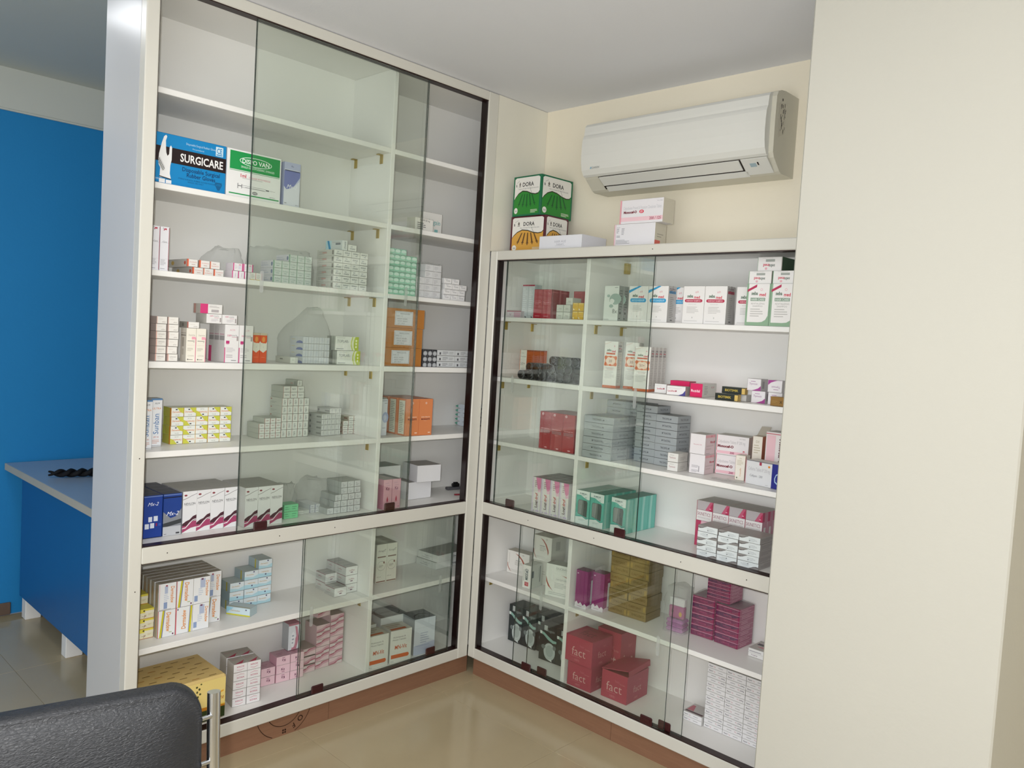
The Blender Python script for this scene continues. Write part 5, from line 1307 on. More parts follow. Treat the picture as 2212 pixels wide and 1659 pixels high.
stack('soap_carton', MCN, 'small white carton with upside-down print on the green-edged ones', gSm, gsm, 'R', 1.1425, .050, Z1 + .1336, cols=2, pu=.0815)
stack('soap_carton', MCN, 'small white carton topmost under the cabinet top', gSm, carton(.0825, .10, .0445, '#ebe9e7', sidec='#3f5a42', topc='#d0cec9', front=gs_f + [Rc(0, 0, .025, 1, '#b5c3b5'), Rc(.97, 0, 1, 1, '#a9a39c')], seam=False), 'R', 1.1645, .060, Z1 + .1742)

# ---- second shelf, corner bay
o5 = carton(.0350, .048, .118, '#e6e3da', sidec='#e2682a', topc='#b5a58c', front=[Rc(0, 0, .07, 1, '#dd8a6a'), T('Photostable', .5, .77, .045, '#77746f', fit=.8), T('50+', .48, .52, .10, '#8d8a84', fit=.7), Rc(.3, .88, .6, .89, '#8d8a84'), Ln(.2, .3, .8, .38, 2, '#c9c5bc')], right=[Rc(.0, .95, 1, 1, '#b5522a'), Ln(.2, .2, .8, .85, 9, '#d4551a'), Rc(.97, 0, 1, 1, '#c9501a')])
stack('sunscreen_carton', MCN, 'white-fronted sunscreen carton with bright orange sides', 'orange-sided sunscreen cartons', o5, 'R', .095, .115, Z2, layers=3, pv=.0486, rot=6)


def bottle_meshes(L_=.105, r=.0182):
    prof = [(0, 0.0), (r * .35, .0004), (r * .62, .0016), (r * .82, .0042), (r * .94, .008), (r, .013), (r, L_ * .62), (r * .985, L_ * .64), (r, L_ * .66), (r, L_ * .72)]
    cap = [(r * .9, L_ * .72), (r * .9, L_ * .95), (r * .8, L_), (0, L_)]

    def lathe(p, mat):
        b = MB()
        n = 24
        vs, fs = [], []
        for (rr, yy) in p:
            for k in range(n):
                a = 2 * math.pi * k / n
                vs.append((rr * math.cos(a), yy, r + rr * math.sin(a)))
        for i in range(len(p) - 1):
            for k in range(n):
                fs.append((i * n + k, (i + 1) * n + k, (i + 1) * n + (k + 1) % n, i * n + (k + 1) % n))
        b.mesh(vs, fs, mat, True)
        return b
    rim = [(r * .90, .0052), (r * 1.004, .0070), (r * 1.012, .0100), (r * 1.004, .0130), (r * .97, .0135)]
    return lathe(prof, M['blackpl']).data('body'), lathe(cap, M['gunmetal']).data('cap'), lathe(rim, M['gunmetal']).data('rim')


bdy, cap_, rim_ = bottle_meshes()
rows_ = [(.150, 0, 8, 'bottom tier'), (.1855, .0325, 7, 'second tier'), (.300, .065, 4, 'top tier')]
for u0, dz, n__, wd_ in rows_:
    for c in range(n__):
        uu = u0 + c * .0395 + random.uniform(-1, 1) * .0008
        if uu + .019 > .479:
            continue
        root = empty('bottle', uvw('R', uu, .056 + random.uniform(0, 1) * .03 + (.01 if dz else 0), Z2 + dz), urot('R', random.uniform(-3, 3)))
        tag(root, 'glossy black bottle lying end-on, %s, %s from corner' % (wd_, ORD[c]), 'bottle', 'black bottles piled on the second shelf')
        put('body', bdy, root)
        put('cap', cap_, root)
        put('rim', rim_, root)

# ---- second shelf, wide bay


def sunc(num, h, w_=.0545, d=.040):
    q = [T('seba', .36, .815, .052, '#4d6a55', fit=.34, bold=.03), T('med', .70, .795, .05, '#cf3a50', fit=.28, bold=.03), El(.74, .90, .045, .016, '#e3b0ba'), Pg([(0, .93), (.5, .985), (.5, .99), (0, .935)], '#d9a08c'), Rc(.16, .72, .82, .755, '#cf6a4a'),
         Rc(.08, .475, .94, .685, '#e59a72'), El(.5, .58, .36, .09, '#f3dccb'), El(.14, .51, .10, .04, '#da7346'), El(.88, .51, .10, .04, '#da7346'), El(.14, .65, .10, .04, '#da7346'), El(.88, .65, .10, .04, '#da7346'), El(.5, .49, .10, .02, '#da7346'), El(.5, .67, .10, .02, '#da7346'), T(num, .5, .58, .06, '#8a5a44', fit=.42),
         T('MULTI PROTECT', .5, .43, .02, '#8d8a86', fit=.6), T('SUN LOTION', .5, .405, .02, '#a5746a', fit=.45), Ln(.12, .20, .88, .38, 6, '#c9c7c5'), Rc(0, 0, 1, .055, '#cf6a3a'), Ln(.1, .02, .7, .035, 1, '#e8b090')]
    return carton(w_, d, h, '#ecebe7', sidec='#d3d0cb', topc='#d5d3cd', front=q, right=[Ln(.15, .12, .9, .82, 18, '#b5b2ae'), T('seba', .5, .90, .25, '#6a5a60', fit=.7), Rc(.25, .845, .8, .86, '#c9404e'), Rc(0, 0, 1, .055, '#cf6a3a'), Rc(0, .06, .06, 1, '#ecebe7'), Rc(.92, .06, 1, 1, '#ecebe7')])


s30, s50 = sunc('30', .174), sunc('50+', .161, .0600)
gS = 'white and orange sun lotion cartons'
stack('sunscreen_carton', MCN, 'white sun lotion carton with orange square, number thirty', gS, s30, 'R', .5705, .068, Z2, rot=12)
stack('sunscreen_carton', MCN, 'second white sun lotion carton marked thirty, set back', gS, s30, 'R', .6200, .132, Z2, rot=12)
stack('sunscreen_carton', MCN, 'white sun lotion carton marked fifty plus', gS, s50, 'R', .7080, .070, Z2, layers=4, pv=.0408, rot=13)
rdA = carton(.0450, .038, .033, '#ebe9e8', sidec='#cfcbc8', topc='#d0cdc8', front=[T('Lactifem', .45, .5, .2, '#c0505e', fit=.5, bold=.02), El(.78, .5, .06, .09, '#a04a5a'), Rc(.1, .75, .6, .79, '#d5cfcc')])
stack('tablet_carton', MCN, 'small white carton with red word, by sun lotion cartons', None, rdA, 'R', .792, .085, Z2, rot=10)
stack('tablet_carton', MCN, 'small white carton with blue corner and red word', None, carton(.0690, .040, .0318, '#ebe9e8', sidec='#b5b0ac', topc='#d0cdc8', front=[Pg([(.62, 0), (.85, .2), (1, .6), (1, 0)], '#4a4590'), T('Lactifem', .26, .45, .2, '#c0505e', fit=.40, bold=.02), El(.50, .45, .04, .09, '#a04a5a'), Rc(.05, .75, .8, .79, '#d5cfcc'), Rc(.05, .65, .7, .68, '#d5cfcc')]), 'R', .8600, .058, Z2, rot=10)
stack('tablet_carton', MCN, 'crimson carton lying behind the blue-cornered white carton', None, carton(.072, .06, .0480, '#d82260', sidec='#b81e50', topc='#cf2a5e', front=[Rc(.05, .1, .6, .3, '#e04a7c')]), 'R', .8350, .118, Z2, rot=10)
stack('tablet_carton', MCN, 'crimson-ended carton with white printed side', None, carton(.0440, .125, .0460, '#d82260', sidec='#d9d7d1', topc='#dcd9d4', front=[T('Rozidal', .45, .46, .2, '#f6dfe6', fit=.72, bold=.02), T('m', .15, .5, .15, '#f6dfe6')], right=[Rc(0, 0, .04, 1, '#e8d0d6'), Ln(.14, .15, .42, .85, 6, '#a9a7a2'), T('SACHET', .74, .72, .14, '#c06a7a', fit=.25)]), 'R', .9370, .085, Z2, rot=8)
btf = [T('BIOTIMIK', .42, .5, .36, '#c9b04a', fit=.58, bold=.02), Rc(.84, 0, .845, 1, '#8a7430'), Rc(.85, .04, .99, .96, '#d8b868'), Rc(0, .9, 1, 1, '#3a3f38')]
bt = carton(.0800, .023, .0222, '#262c28', sidec='#c9a85a', topc='#8a8f88', front=btf, seam=False)
gBt = 'slim black and gold cartons'
stack('cream_carton', MCN, 'slim black and gold carton lying on the shelf', gBt, bt, 'R', 1.0425, .070, Z2, rot=6)
stack('cream_carton', MCN, 'slim black and gold carton lying across the other', gBt, bt, 'R', 1.0540, .092, Z2 + .0228, rot=8)
stack('cream_carton', MCN, 'plain white carton supporting the upper gold-lettered one', None, carton(.075, .05, .0215, '#dcdad5', sidec='#c9c7c2'), 'R', 1.056, .1185, Z2)
thf = [T('Thymosin', .44, .58, .19, '#a06a9a', fit=.6, shear=.15), Rc(.25, .74, .6, .79, '#b58ab0'), Pg([(.0, .0), (1, 0), (1, .48), (.82, .26), (.55, .12), (.2, .06), (0, .06)], '#e6dce4'), Pg([(.35, .0), (1, 0), (1, .42), (.80, .20), (.55, .08)], '#a84a94')]
th = carton(.0480, .048, .0390, '#e9e6e8', sidec='#c9c5c6', topc='#d0ccce', front=thf, right=[Rc(.2, .2, .5, .8, '#a5a0a2')])
thu = carton(.0480, .048, .0390, '#e9e6e8', sidec='#c9c5c6', topc='#d0ccce', front=thf, flip=True)
gTh = 'white and purple cartons near the pier'
stack('cream_carton', MCN, 'white carton with purple swoosh, lower tier', gTh, th, 'R', 1.1500, .115, Z2, cols=2, pu=.058)
stack('cream_carton', MCN, 'white carton with purple swoosh, upper tier', gTh, [th, thu], 'R', 1.1340, .112, Z2 + .0394, cols=2, pu=.0725, pick=lambda c, r, l: c)
stack('cream_carton', MCN, 'low brown carton in front of the purple-swoosh cartons', None, carton(.0480, .030, .0290, '#93703a', sidec='#7a5a2c', topc='#a5885a', front=[T('X', .72, .45, .3, '#3a2c1c', bold=.02), Ln(.1, .3, .5, .6, 2, '#a5844c')]), 'R', 1.2440, .060, Z2)

# ---- third shelf
rx = carton(.0595, .075, .148, '#a83c40', sidec='#963238', topc='#8f4a4a', front=[El(.24, .94, .09, .032, '#e8d0d2'), El(.24, .94, .04, .015, '#a83c40'), T('Extra Strength Tonic', .5, .555, .026, '#ecc0c4', fit=.8, bold=.02), Rc(.1, .43, .9, .515, '#9a6a6e'), T('SILOBIX', .5, .472, .05, '#b8505a', fit=.7), Rc(.35, .395, .65, .403, '#e0a0a6'), El(.62, .05, .12, .016, '#e3b5b9'), Rc(.985, 0, 1, 1, '#a8323e')])
stack('tonic_carton', MCN, 'tall scarlet carton beside the partition', 'tall scarlet cartons', rx, 'R', .2785, .060, Z3, cols=3, layers=2, pu=.0603, pv=.0765, skip={(0, 0, 1)} if False else ())
tkf = [T('TRICOFOL-M', .48, .50, .26, '#55585c', fit=.42, bold=.02), Rc(0, 0, 1, .03, '#4f5356')]
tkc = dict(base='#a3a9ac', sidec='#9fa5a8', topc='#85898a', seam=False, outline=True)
tkA = carton(.1320, .142, .0262, front=tkf, right=[T('TRICOFOL-M', .5, .5, .28, '#6a6d70', fit=.5, bold=.02), Rc(0, 0, 1, .03, '#4f5356'), Rc(0, 0, .01, 1, '#d5d8da')], **tkc)
tkB = carton(.1320, .142, .0262, front=tkf, flip=True, right=[T('TRICOFOL-M', .5, .5, .28, '#6a6d70', fit=.5, bold=.02), Rc(0, 0, 1, .03, '#4f5356'), Rc(.99, 0, 1, 1, '#d5d8da')], **tkc)
gTk = 'flat grey cartons piled on the third shelf'
fr = {0: 0, 1: 1, 2: 1, 3: 0, 4: 0, 5: 0}
stack('tablet_carton', MCN, 'flat grey carton in the front pile', gTk, [tkA, tkB], 'R', .5125, .046, Z3, rows=6, pz=.0267, rot=2, pick=lambda c, r, l: fr[r], jit=.0016)
tsA = carton(.0915, .085, .0262, front=tkf, right=[T('TRICOFOL-M', .5, .5, .28, '#6a6d70', fit=.6, bold=.02), Rc(0, 0, 1, .03, '#4f5356')], **tkc)
tsB = carton(.0915, .085, .0262, front=tkf, flip=True, right=[T('TRICOFOL-M', .5, .5, .28, '#6a6d70', fit=.6, bold=.02), Rc(0, 0, 1, .03, '#4f5356')], **tkc)
rq = random.Random(21)
for c, (uu, n__, wd_) in enumerate(((.5005, 8, 'first'), (.5930, 8, 'second'), (.6750, 8, 'third'), (.7640, 7, 'fourth'))):
    if c < 3:
        uu = .4995 + .0885 * c
        vv = .195
    else:
        uu, vv = .7665, .150
    if c == 2:
        uu, vv = .6735, .156
    if c < 2:
        vv = .2035
        uu = .4995 + .0870 * c
    pt = [rq.random() < .4 if r > 2 else False for r in range(8)]
    stack('tablet_carton', MCN, 'flat grey carton in the %s rear column' % wd_, gTk, [tsA, tsB], 'R', uu, vv, Z3, rows=n__, pz=.0267, pick=lambda c_, r, l: int(pt[r]), jit=.0009)
wsm = carton(.0412, .070, .0312, '#e3e2de', sidec='#d0cec8', topc='#d5d3cd', front=[T('Tamlosin', .45, .5, .2, '#a05a64', fit=.6), Rc(.2, .75, .6, .79, '#b5b3ae')], right=[Ln(.2, .2, .8, .6, 3, '#b5b3ae')])
stack('tablet_carton', MCN, 'small white carton before the grey pile', 'small white cartons before the grey pile', wsm, 'R', .870, .080, Z3, rows=2, pz=.0322, rot=4, jit=.001)
mpk = carton(.0580, .072, .0700, '#e8e4e6', sidec='#dccbcd', topc='#aaa59e', front=[T('Monocef-O 200', .5, .48, .05, '#c05a74', fit=.8)], right=[Rc(0, .84, 1, .97, '#e0a5ab'), T('200', .6, .905, .08, '#c0505e', fit=.3), T('Monocef', .75, .62, .12, '#b8384c', fit=.5, bold=.03), Ln(.1, .2, .9, .5, 2, '#cdbcbc'), Rc(.1, .05, .5, .07, '#8d8084')])
mpk2 = carton(.0580, .072, .0680, '#e8e4e6', sidec='#dccbcd', topc='#aaa59e', front=[Ln(.15, .06, .65, .2, 3, '#a9a5aa'), Ln(.15, .3, .7, .44, 3, '#a9a5aa'), Rc(.6, .1, .66, .4, '#a9a5aa')], right=[Rc(0, .84, 1, .97, '#e0a5ab'), T('200', .6, .905, .08, '#c0505e', fit=.3), T('Monocef', .75, .62, .12, '#b8384c', fit=.5, bold=.03), Ln(.1, .2, .9, .5, 2, '#cdbcbc')])
stack('tablet_carton', MCN, 'cubic white carton with pink striped side, lower of two', None, mpk2, 'R', .9355, .118, Z3, rot=4)
stack('tablet_carton', MCN, 'cubic white carton with pink striped side, upper of two', None, mpk, 'R', .9335, .117, Z3 + .0686, rot=3)
mo = [Rc(.0, 0, .022, 1, '#e0919c'), Rc(0, .06, .965, .20, '#eec3cd'), T('Cefpodoxime Tablets IP 200 mg', .47, .68, .16, '#bdbabd', fit=.84), T('Monocef-O', .29, .44, .13, '#7a2434', fit=.50, bold=.05), T('200', .50, .13, .11, '#a04a6c', fit=.14, bold=.03, shear=.15), T('10x10 Tablets', .8, .88, .04, '#6f6d72', fit=.22), El(.86, .27, .035, .03, '#d0606e'), Ln(.82, .2, .92, .23, 1, '#d0909a')]
mm_ = carton(.1150, .075, .0690, '#e9e6e7', sidec='#d5cdc6', topc='#b5b0a6', front=mo)
gMo = 'white and pink tablet cartons with bold maroon word'
stack('tablet_carton', MCN, 'wide white tablet carton with pink band, lower of two', gMo, mm_, 'R', .992, .198, Z3, rot=8)
stack('tablet_carton', MCN, 'wide white tablet carton with pink band, upper of two', gMo, mm_, 'R', .991, .197, Z3 + .0695, rot=8)
crf = [T('Dil', .5, .88, .06, '#b5a88c', fit=.3), Ln(.15, .6, .85, .82, 4, '#c9bfa8'), T('Cremaffin', .55, .33, .16, '#cf8f5a', fit=.4, rot=90), El(.22, .1, .06, .03, '#5a6a4a')]
stack('cream_carton', MCN, 'slim ivory carton standing beside the maroon-word cartons', None, carton(.0330, .040, .0840, '#ece6da', sidec='#d9866a', topc='#c9bfae', front=crf, right=[Rc(.0, 0, .12, 1, '#d9866a'), Rc(.12, .0, 1, 1, '#ece6da')]), 'R', 1.100, .138, Z3, rot=6)
stack('cream_carton', MCN, 'slim ivory carton with orange side, lid flap open', None, carton(.0330, .048, .1490, '#ece6da', sidec='#cf7a5c', topc='#b5a58e', front=[q if q[0] != 'l' else q for q in crf]), 'R', 1.125, .200, Z3, rot=8)
o = COL.objects[[k for k in COL.objects.keys() if k.startswith('cream_carton')][-1]]
for q in COL.objects:
    if q.get('label') == 'slim ivory carton with orange side, lid flap open':
        b = MB()
        b.mesh([(0, .04, .1492), (.033, .04, .1492), (.036, .075, .178), (.003, .075, .178), (0, .0406, .1486), (.033, .0406, .1486), (.036, .0756, .1774), (.003, .0756, .1774)], [(0, 1, 2, 3), (7, 6, 5, 4), (0, 4, 5, 1), (2, 6, 7, 3), (1, 5, 6, 2), (3, 7, 4, 0)], ink('#cdc6b8'))
        b.obj('lid_flap', q)
stack('tablet_carton', MCN, 'white and blue carton with silver initial, turned outward', None, carton(.1420, .055, .0790, '#dfe0e2', sidec='#2a2f80', topc='#d8d6d2', front=[Rc(.70, 0, 1, 1, '#2b2f86'), T('C', .85, .44, .48, '#a9c3e0', fit=.16, shear=.2), T('200', .90, .42, .2, '#7a94c0', fit=.1), T('Cefixime Tablets IP 200 mg', .36, .66, .15, '#b9b7bc', fit=.58), T('Cefspan - 200', .29, .38, .1, '#77777f', fit=.34, shear=.1), Rc(.36, .84, .42, .97, '#a83a54'), El(.62, .84, .03, .045, '#e08a2a'), Rc(0, .97, .7, 1, '#77777f'), Rc(0, 0, .012, 1, '#e0919c'), Ln(.55, .06, .66, .1, 1, '#b9b7bc')]), 'R', 1.152, .112, Z3, rot=-9)
stack('tablet_carton', MCN, 'white carton lying behind the silver-initial carton', None, carton(.105, .07, .0560, '#e3dfdc', sidec='#d5d0cc', topc='#d9d4d0', front=[Rc(0, .85, 1, .93, '#dba5ac')]), 'R', 1.176, .175, Z3)
stack('tablet_carton', MCN, 'white and pink carton with upright maroon lettering by the pier', None, carton(.078, .07, .116, '#e8e3e2', sidec='#d9d3cf', topc='#b5afa8', front=[Rc(0, .93, 1, .955, '#d0707e'), Rc(.05, .0, .44, .90, '#edc5cd'), T('Monocef-O', .74, .46, .24, '#5f2438', fit=.72, rot=-90, bold=.05), Rc(.62, 0, .8, .1, '#d0606e')]), 'R', 1.180, .183, Z3 + .0566)
b = MB()
rn2 = random.Random(4)
nx_, ny_ = 9, 6
vs = []
for j in range(ny_ + 1):
    for i in range(nx_ + 1):
        a_ = abs(i / nx_ - .5) * 2
        vs.append((.115 * i / nx_, .052 * (j / ny_ - .5) * (1 - .7 * a_ ** 2) + .026, .0016 + rn2.uniform(0, .0035) * (0 < i < nx_) * (0 < j < ny_)))
nv_ = len(vs)
vs2 = vs + [(q[0], q[1], .0004) for q in vs]
fs = [(j * (nx_ + 1) + i, j * (nx_ + 1) + i + 1, (j + 1) * (nx_ + 1) + i + 1, (j + 1) * (nx_ + 1) + i) for j in range(ny_) for i in range(nx_)]
fs2 = fs + [tuple(nv_ + k for k in reversed(f)) for f in fs]
b.mesh(vs2, fs2, M['bag'], True)
o = put('plastic_sleeve', b.data('plastic_sleeve'), None, uvw('R', 1.045, .060, Z3), urot('R', 4))
tag(o, 'flat empty clear plastic sleeve lying at the shelf edge', 'sleeve')

# ---- upper section, bottom shelf
lof = [Rc(.0, .0, .18, 1, '#ddd3e3'), Pg([(.40, 1), (1, 1), (1, .72), (.8, .66), (.62, .70), (.52, .82)], '#e08ab0'), Pg([(.5, .82), (.62, .70), (.8, .66), (1, .72), (1, .6), (.7, .58)], '#efc5d8'), Ln(.3, .72, .6, .92, 4, '#a9808f'), T('Logi', .52, .235, .30, '#5a3c40', fit=.20, rot=90, bold=.02), T('druf', .52, .455, .30, '#c0382c', fit=.20, rot=90, bold=.02), El(.30, .04, .12, .02, '#c3bcc8'), Rc(.7, .05, .78, .5, '#d9cfe0'), Rc(.5, .02, .9, .06, '#cbb9d6')]
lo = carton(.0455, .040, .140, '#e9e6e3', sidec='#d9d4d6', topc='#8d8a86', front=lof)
stack('lotion_carton', MCN, 'white and pink carton with upright red word', 'upright-word white and pink cartons', lo, 'R', .2700, .048, ZM, cols=4, layers=4, pu=.0478, pv=.0420, rot=0, jit=.0003)
klf = [Pg([(0, 1), (1, 1), (1, .76), (.85, .755), (.6, .80), (.35, .86), (0, .865)], '#dfe9e6'), T('KLIMKLIN', .5, .915, .042, '#4f6f70', fit=.74, bold=.03), Rc(.4, .865, .65, .875, '#9ab5b2'), El(.72, .81, .06, .02, '#5a8a88'), El(.72, .81, .045, .014, '#cfe0dc'), Pg([(0, 0), (1, 0), (1, .20), (.8, .17), (.5, .23), (.2, .21), (0, .20)], '#dfe9e6'), Pg([(0, .20), (.2, .21), (.5, .23), (.8, .17), (1, .20), (1, .225), (.8, .19), (.5, .25), (.2, .235), (0, .225)], '#2f9a90'), Ln(.25, .1, .75, .15, 2, '#a9bfba'),
       Pg([(.16, .30), (.84, .22), (.86, .66), (.80, .72), (.20, .72), (.14, .66)], '#4f5a58'), Pg([(.18, .31), (.50, .27), (.56, .71), (.22, .71), (.16, .65)], '#8f9694'), Pg([(.42, .28), (.58, .26), (.60, .71), (.50, .71)], '#6f7876')]
kl = carton(.0635, .050, .128, '#62b5a6', sidec='#6fc0b2', topc='#3f7f70', front=klf, right=[Pg([(.15, 0), (.45, 0), (.4, .5), (.5, 1), (.2, 1)], '#9fd5ca'), Rc(.97, 0, 1, 1, '#4fa294')])
gKl = 'teal cartons with a cut-out window'
stack('bottle_carton', MCN, 'teal carton with bottle window, beside the partition', gKl, kl, 'R', .5005, .046, ZM, cols=2, layers=4, pu=.0675, pv=.0507)
stack('bottle_carton', MCN, 'teal carton with bottle window, beyond the gap', gKl, kl, 'R', .6620, .052, ZM, layers=4, pv=.0507, rot=1)
skf = [Rc(.0, .80, 1, 1, '#b9b3b5'), Pg([(.55, .80), (1, .80), (1, 1), (.85, 1), (.7, .9)], '#c4607c'), Pg([(.8, .80), (1, .80), (1, .98), (.9, .93)], '#b8375c'), El(.86, .85, .06, .01, '#e3b0bd'), Rc(.0, .795, 1, .802, '#6f4a55'), Rc(0, .565, 1, .795, '#e6e3e2'), T('SKINETICS', .48, .715, .075, '#96566a', fit=.84), T('MOISTURISING LOTION', .5, .63, .03, '#a9a5a8', fit=.8), Rc(.0, .56, 1, .566, '#6f4a55'), Pg([(0, 0), (1, 0), (1, .56), (0, .56)], '#cf8fa2'), Pg([(0, .0), (.3, 0), (.2, .3), (.35, .56), (0, .56)], '#b84466'), Pg([(.35, .56), (.8, .56), (.6, .3), (.4, .2)], '#dbb5c0'), Rc(0, 0, .03, 1, '#a8505c')]
sk = carton(.0612, .038, .160, '#c9a9b2', sidec='#c08a9a', topc='#aaa59d', front=skf, right=[Rc(.3, .2, .7, .68, '#dcd8d8'), Rc(0, .8, .4, 1, '#b8476a')])
stack('lotion_carton', MCN, 'rose and grey carton with white title band', 'rose and grey title-band cartons', sk, 'R', .9545, .158, ZM, cols=4, layers=3, pu=.0622, pv=.0388, rot=0, jit=.0006)
wvs = [Pg([(0, .55), (.12, .52), (.24, .62), (.36, .82), (.46, .95), (.30, 1), (0, 1)], '#8f8c8a'), Pg([(0, .55), (.12, .52), (.24, .62), (.36, .82), (.46, .95), (.40, .95), (.28, .78), (.18, .66), (0, .66)], '#55504f'), Rc(.48, .25, .54, .4, '#b5bdbf'), Ln(.46, .2, .88, .72, 4, '#b5bdbf'), El(.50, .30, .02, .06, '#3a3a3e'), Rc(0, 0, 1, .02, '#8f9496')]
wv = carton(.0728, .098, .0202, '#dce3e4', sidec='#a9a4a2', topc='#a29d99', front=wvs, right=[Ln(.1, .2, .9, .8, 3, '#8d8886')], seam=False)
wvu = carton(.0728, .098, .0202, '#dce3e4', sidec='#a9a4a2', topc='#a29d99', front=wvs, flip=True, right=[Ln(.1, .2, .9, .8, 3, '#8d8886')], seam=False)
gWv = 'pale cartons with a grey wave before rose ones'
fw = {0: (1, 0, 0, 1, 0), 1: (1, 0, 0, 1, 0), 2: (1, 0, 0, 0, 0)}
for c in range(3):
    stack('soap_carton', MCN, 'pale carton with grey wave, %s column' % ORD[c], gWv, [wv, wvu], 'R', 1.0340 + .0752 * c, .0385, ZM, rows=5, pz=.0207, pick=lambda c_, r, l: fw[c][r], jit=.0012)

# ---- lower section, upper shelf
ducA = [T('anacaps', .50, .62, .06, '#8d8a86', fit=.34, bold=.02), Ln(.36, .40, .72, .56, 3, '#b5b2ac'), Ln(.1, .08, .85, .2, 3, '#c9c6c0'), Pg([(.36, .92), (.55, .86), (.72, .70), (.84, .50), (.86, .40), (.82, .28), (.78, .45), (.66, .68), (.52, .82)], '#a8503c'), Pg([(.02, .45), (.03, .30), (.10, .16), (.22, .05), (.12, .18), (.06, .30), (.04, .44)], '#a8503c'), El(.72, .90, .05, .03, '#c9c6c0'), Rc(.08, .4, .11, .9, '#d3d0ca')]
an = carton(.121, .050, .0985, '#e6e4de', sidec='#dad8d0', topc='#b5b0a2', front=ducA, right=[Rc(.3, .45, .6, .8, '#b0ada4'), Rc(.0, .3, .1, .7, '#c9c6be')])
gAn = 'white cartons with a rust crescent'
stack('capsule_carton', MCN, 'white carton with rust crescent at the back', gAn, an, 'R', .041, .170, Z4, rot=4)
stack('capsule_carton', MCN, 'plain-sided white carton supporting the raised crescent carton', gAn, carton(.094, .085, .0990, '#dddbd3', sidec='#d0cec5', topc='#b5b0a2', front=[Ln(.2, .3, .7, .6, 3, '#c3c0b8')]), 'R', .205, .158, Z4, rot=4)
stack('capsule_carton', MCN, 'white carton with rust crescent, raised above the others', gAn, carton(.094, .100, .1050, '#e6e4de', sidec='#d0cec5', topc='#b5b0a2', front=ducA, right=[Rc(.3, .45, .6, .8, '#b0ada4')]), 'R', .206, .150, Z4 + .0995, rot=4)
stack('capsule_carton', MCN, 'white carton with grey brand lettering and rust crescents', None, carton(.124, .060, .130, '#e4e6e0', sidec='#d5d7d0', topc='#a3a599', front=[T('DUCRAY', .56, .895, .07, '#8a8f8c', fit=.42), T('LABORATOIRES DERMATOLOGIQUES', .56, .825, .018, '#b5b9b5', fit=.44), T('neoptide', .56, .57, .075, '#a9afab', fit=.52), Ln(.32, .28, .8, .46, 4, '#b9beb9'), Ln(.12, .06, .9, .16, 2, '#b9beb9'), Pg([(.01, .62), (.02, .44), (.10, .30), (.28, .17), (.17, .28), (.08, .42)], '#a8503c'), Pg([(.55, .71), (.72, .66), (.86, .55), (.74, .68)], '#a8503c')]), 'R', .352, .070, Z4, rot=14)
stack('tablet_carton', MCN, 'narrow white carton with upright black and red lettering', None, carton(.0400, .078, .0950, '#e6e6e0', sidec='#d6d8d2', topc='#c3c5bc', front=[T('CIPODEM', .52, .60, .36, '#2f4a50', fit=.48, rot=-90, bold=.03), Rc(.3, .10, .78, .27, '#b8323e'), T('DT', .54, .185, .3, '#f4e4e4', fit=.11, rot=-90), Rc(.12, .3, .2, .8, '#b5b9b3')], right=[Rc(.1, .45, .28, .75, '#6a7278'), Rc(.78, .2, .86, .9, '#8d928f'), Rc(.68, .4, .72, .85, '#b5b9b3')]), 'R', .229, .068, Z4, rot=4)
mgf = [Pg([(0, 0), (1, 0), (1, .10), (.85, .14), (.7, .08), (.5, .16), (.3, .10), (.15, .17), (0, .12)], '#dcd6dc'), Ln(.2, .03, .8, .07, 1, '#b59ab0'), Rc(.08, .9, .2, .925, '#e3cfe0'), Rc(0, .14, .04, 1, '#a03a80')]
mg = carton(.0520, .046, .146, '#8a2a6c', sidec='#8f2f70', topc='#5f3048', front=mgf, right=[Rc(.55, .10, .92, .74, '#d3d3d8'), T('Kesh king', .28, .5, .2, '#b56a9a', fit=.5, rot=90), Pg([(0, 0), (1, 0), (1, .06), (.5, .10), (0, .08)], '#d9c9d6'), Rc(.45, .8, .9, .86, '#a84a88')])
stack('oil_carton', MCN, 'upright magenta carton with white side panel', 'upright magenta cartons beside the partition', mg, 'R', .5145, .060, Z4, rot=4)
stack('oil_carton', MCN, 'second upright magenta carton with white side panel', 'upright magenta cartons beside the partition', mg, 'R', .5735, .088, Z4, rot=4)
gdf = [T('CURETON-D', .42, .48, .28, '#6a552c', fit=.66, bold=.02), Rc(0, 0, 1, .03, '#6f5c30'), Rc(.86, .2, .97, .8, '#a58c4e')]
gdc = dict(base='#8f7b50', sidec='#82704a', topc='#6f6038', seam=False)
gdA = carton(.0820, .105, .0300, front=gdf, right=[T('CURETON-D', .5, .5, .26, '#6a552c', fit=.6), Rc(0, 0, 1, .03, '#6f5c30'), Rc(0, 0, .015, 1, '#c3ad72')], **gdc)
gdB = carton(.0820, .105, .0300, front=gdf, flip=True, right=[T('CURETON-D', .5, .5, .26, '#6a552c', fit=.6), Rc(0, 0, 1, .03, '#6f5c30')], **gdc)
stack('tablet_carton', MCN, 'dull gold carton in the double pile', 'dull gold cartons in a double pile', [gdA, gdB], 'R', .6250, .126, Z4, cols=2, rows=8, pu=.0830, pz=.0306, rot=3, pick=lambda c, r, l: (r * 3 + c) % 2, jit=.0016)
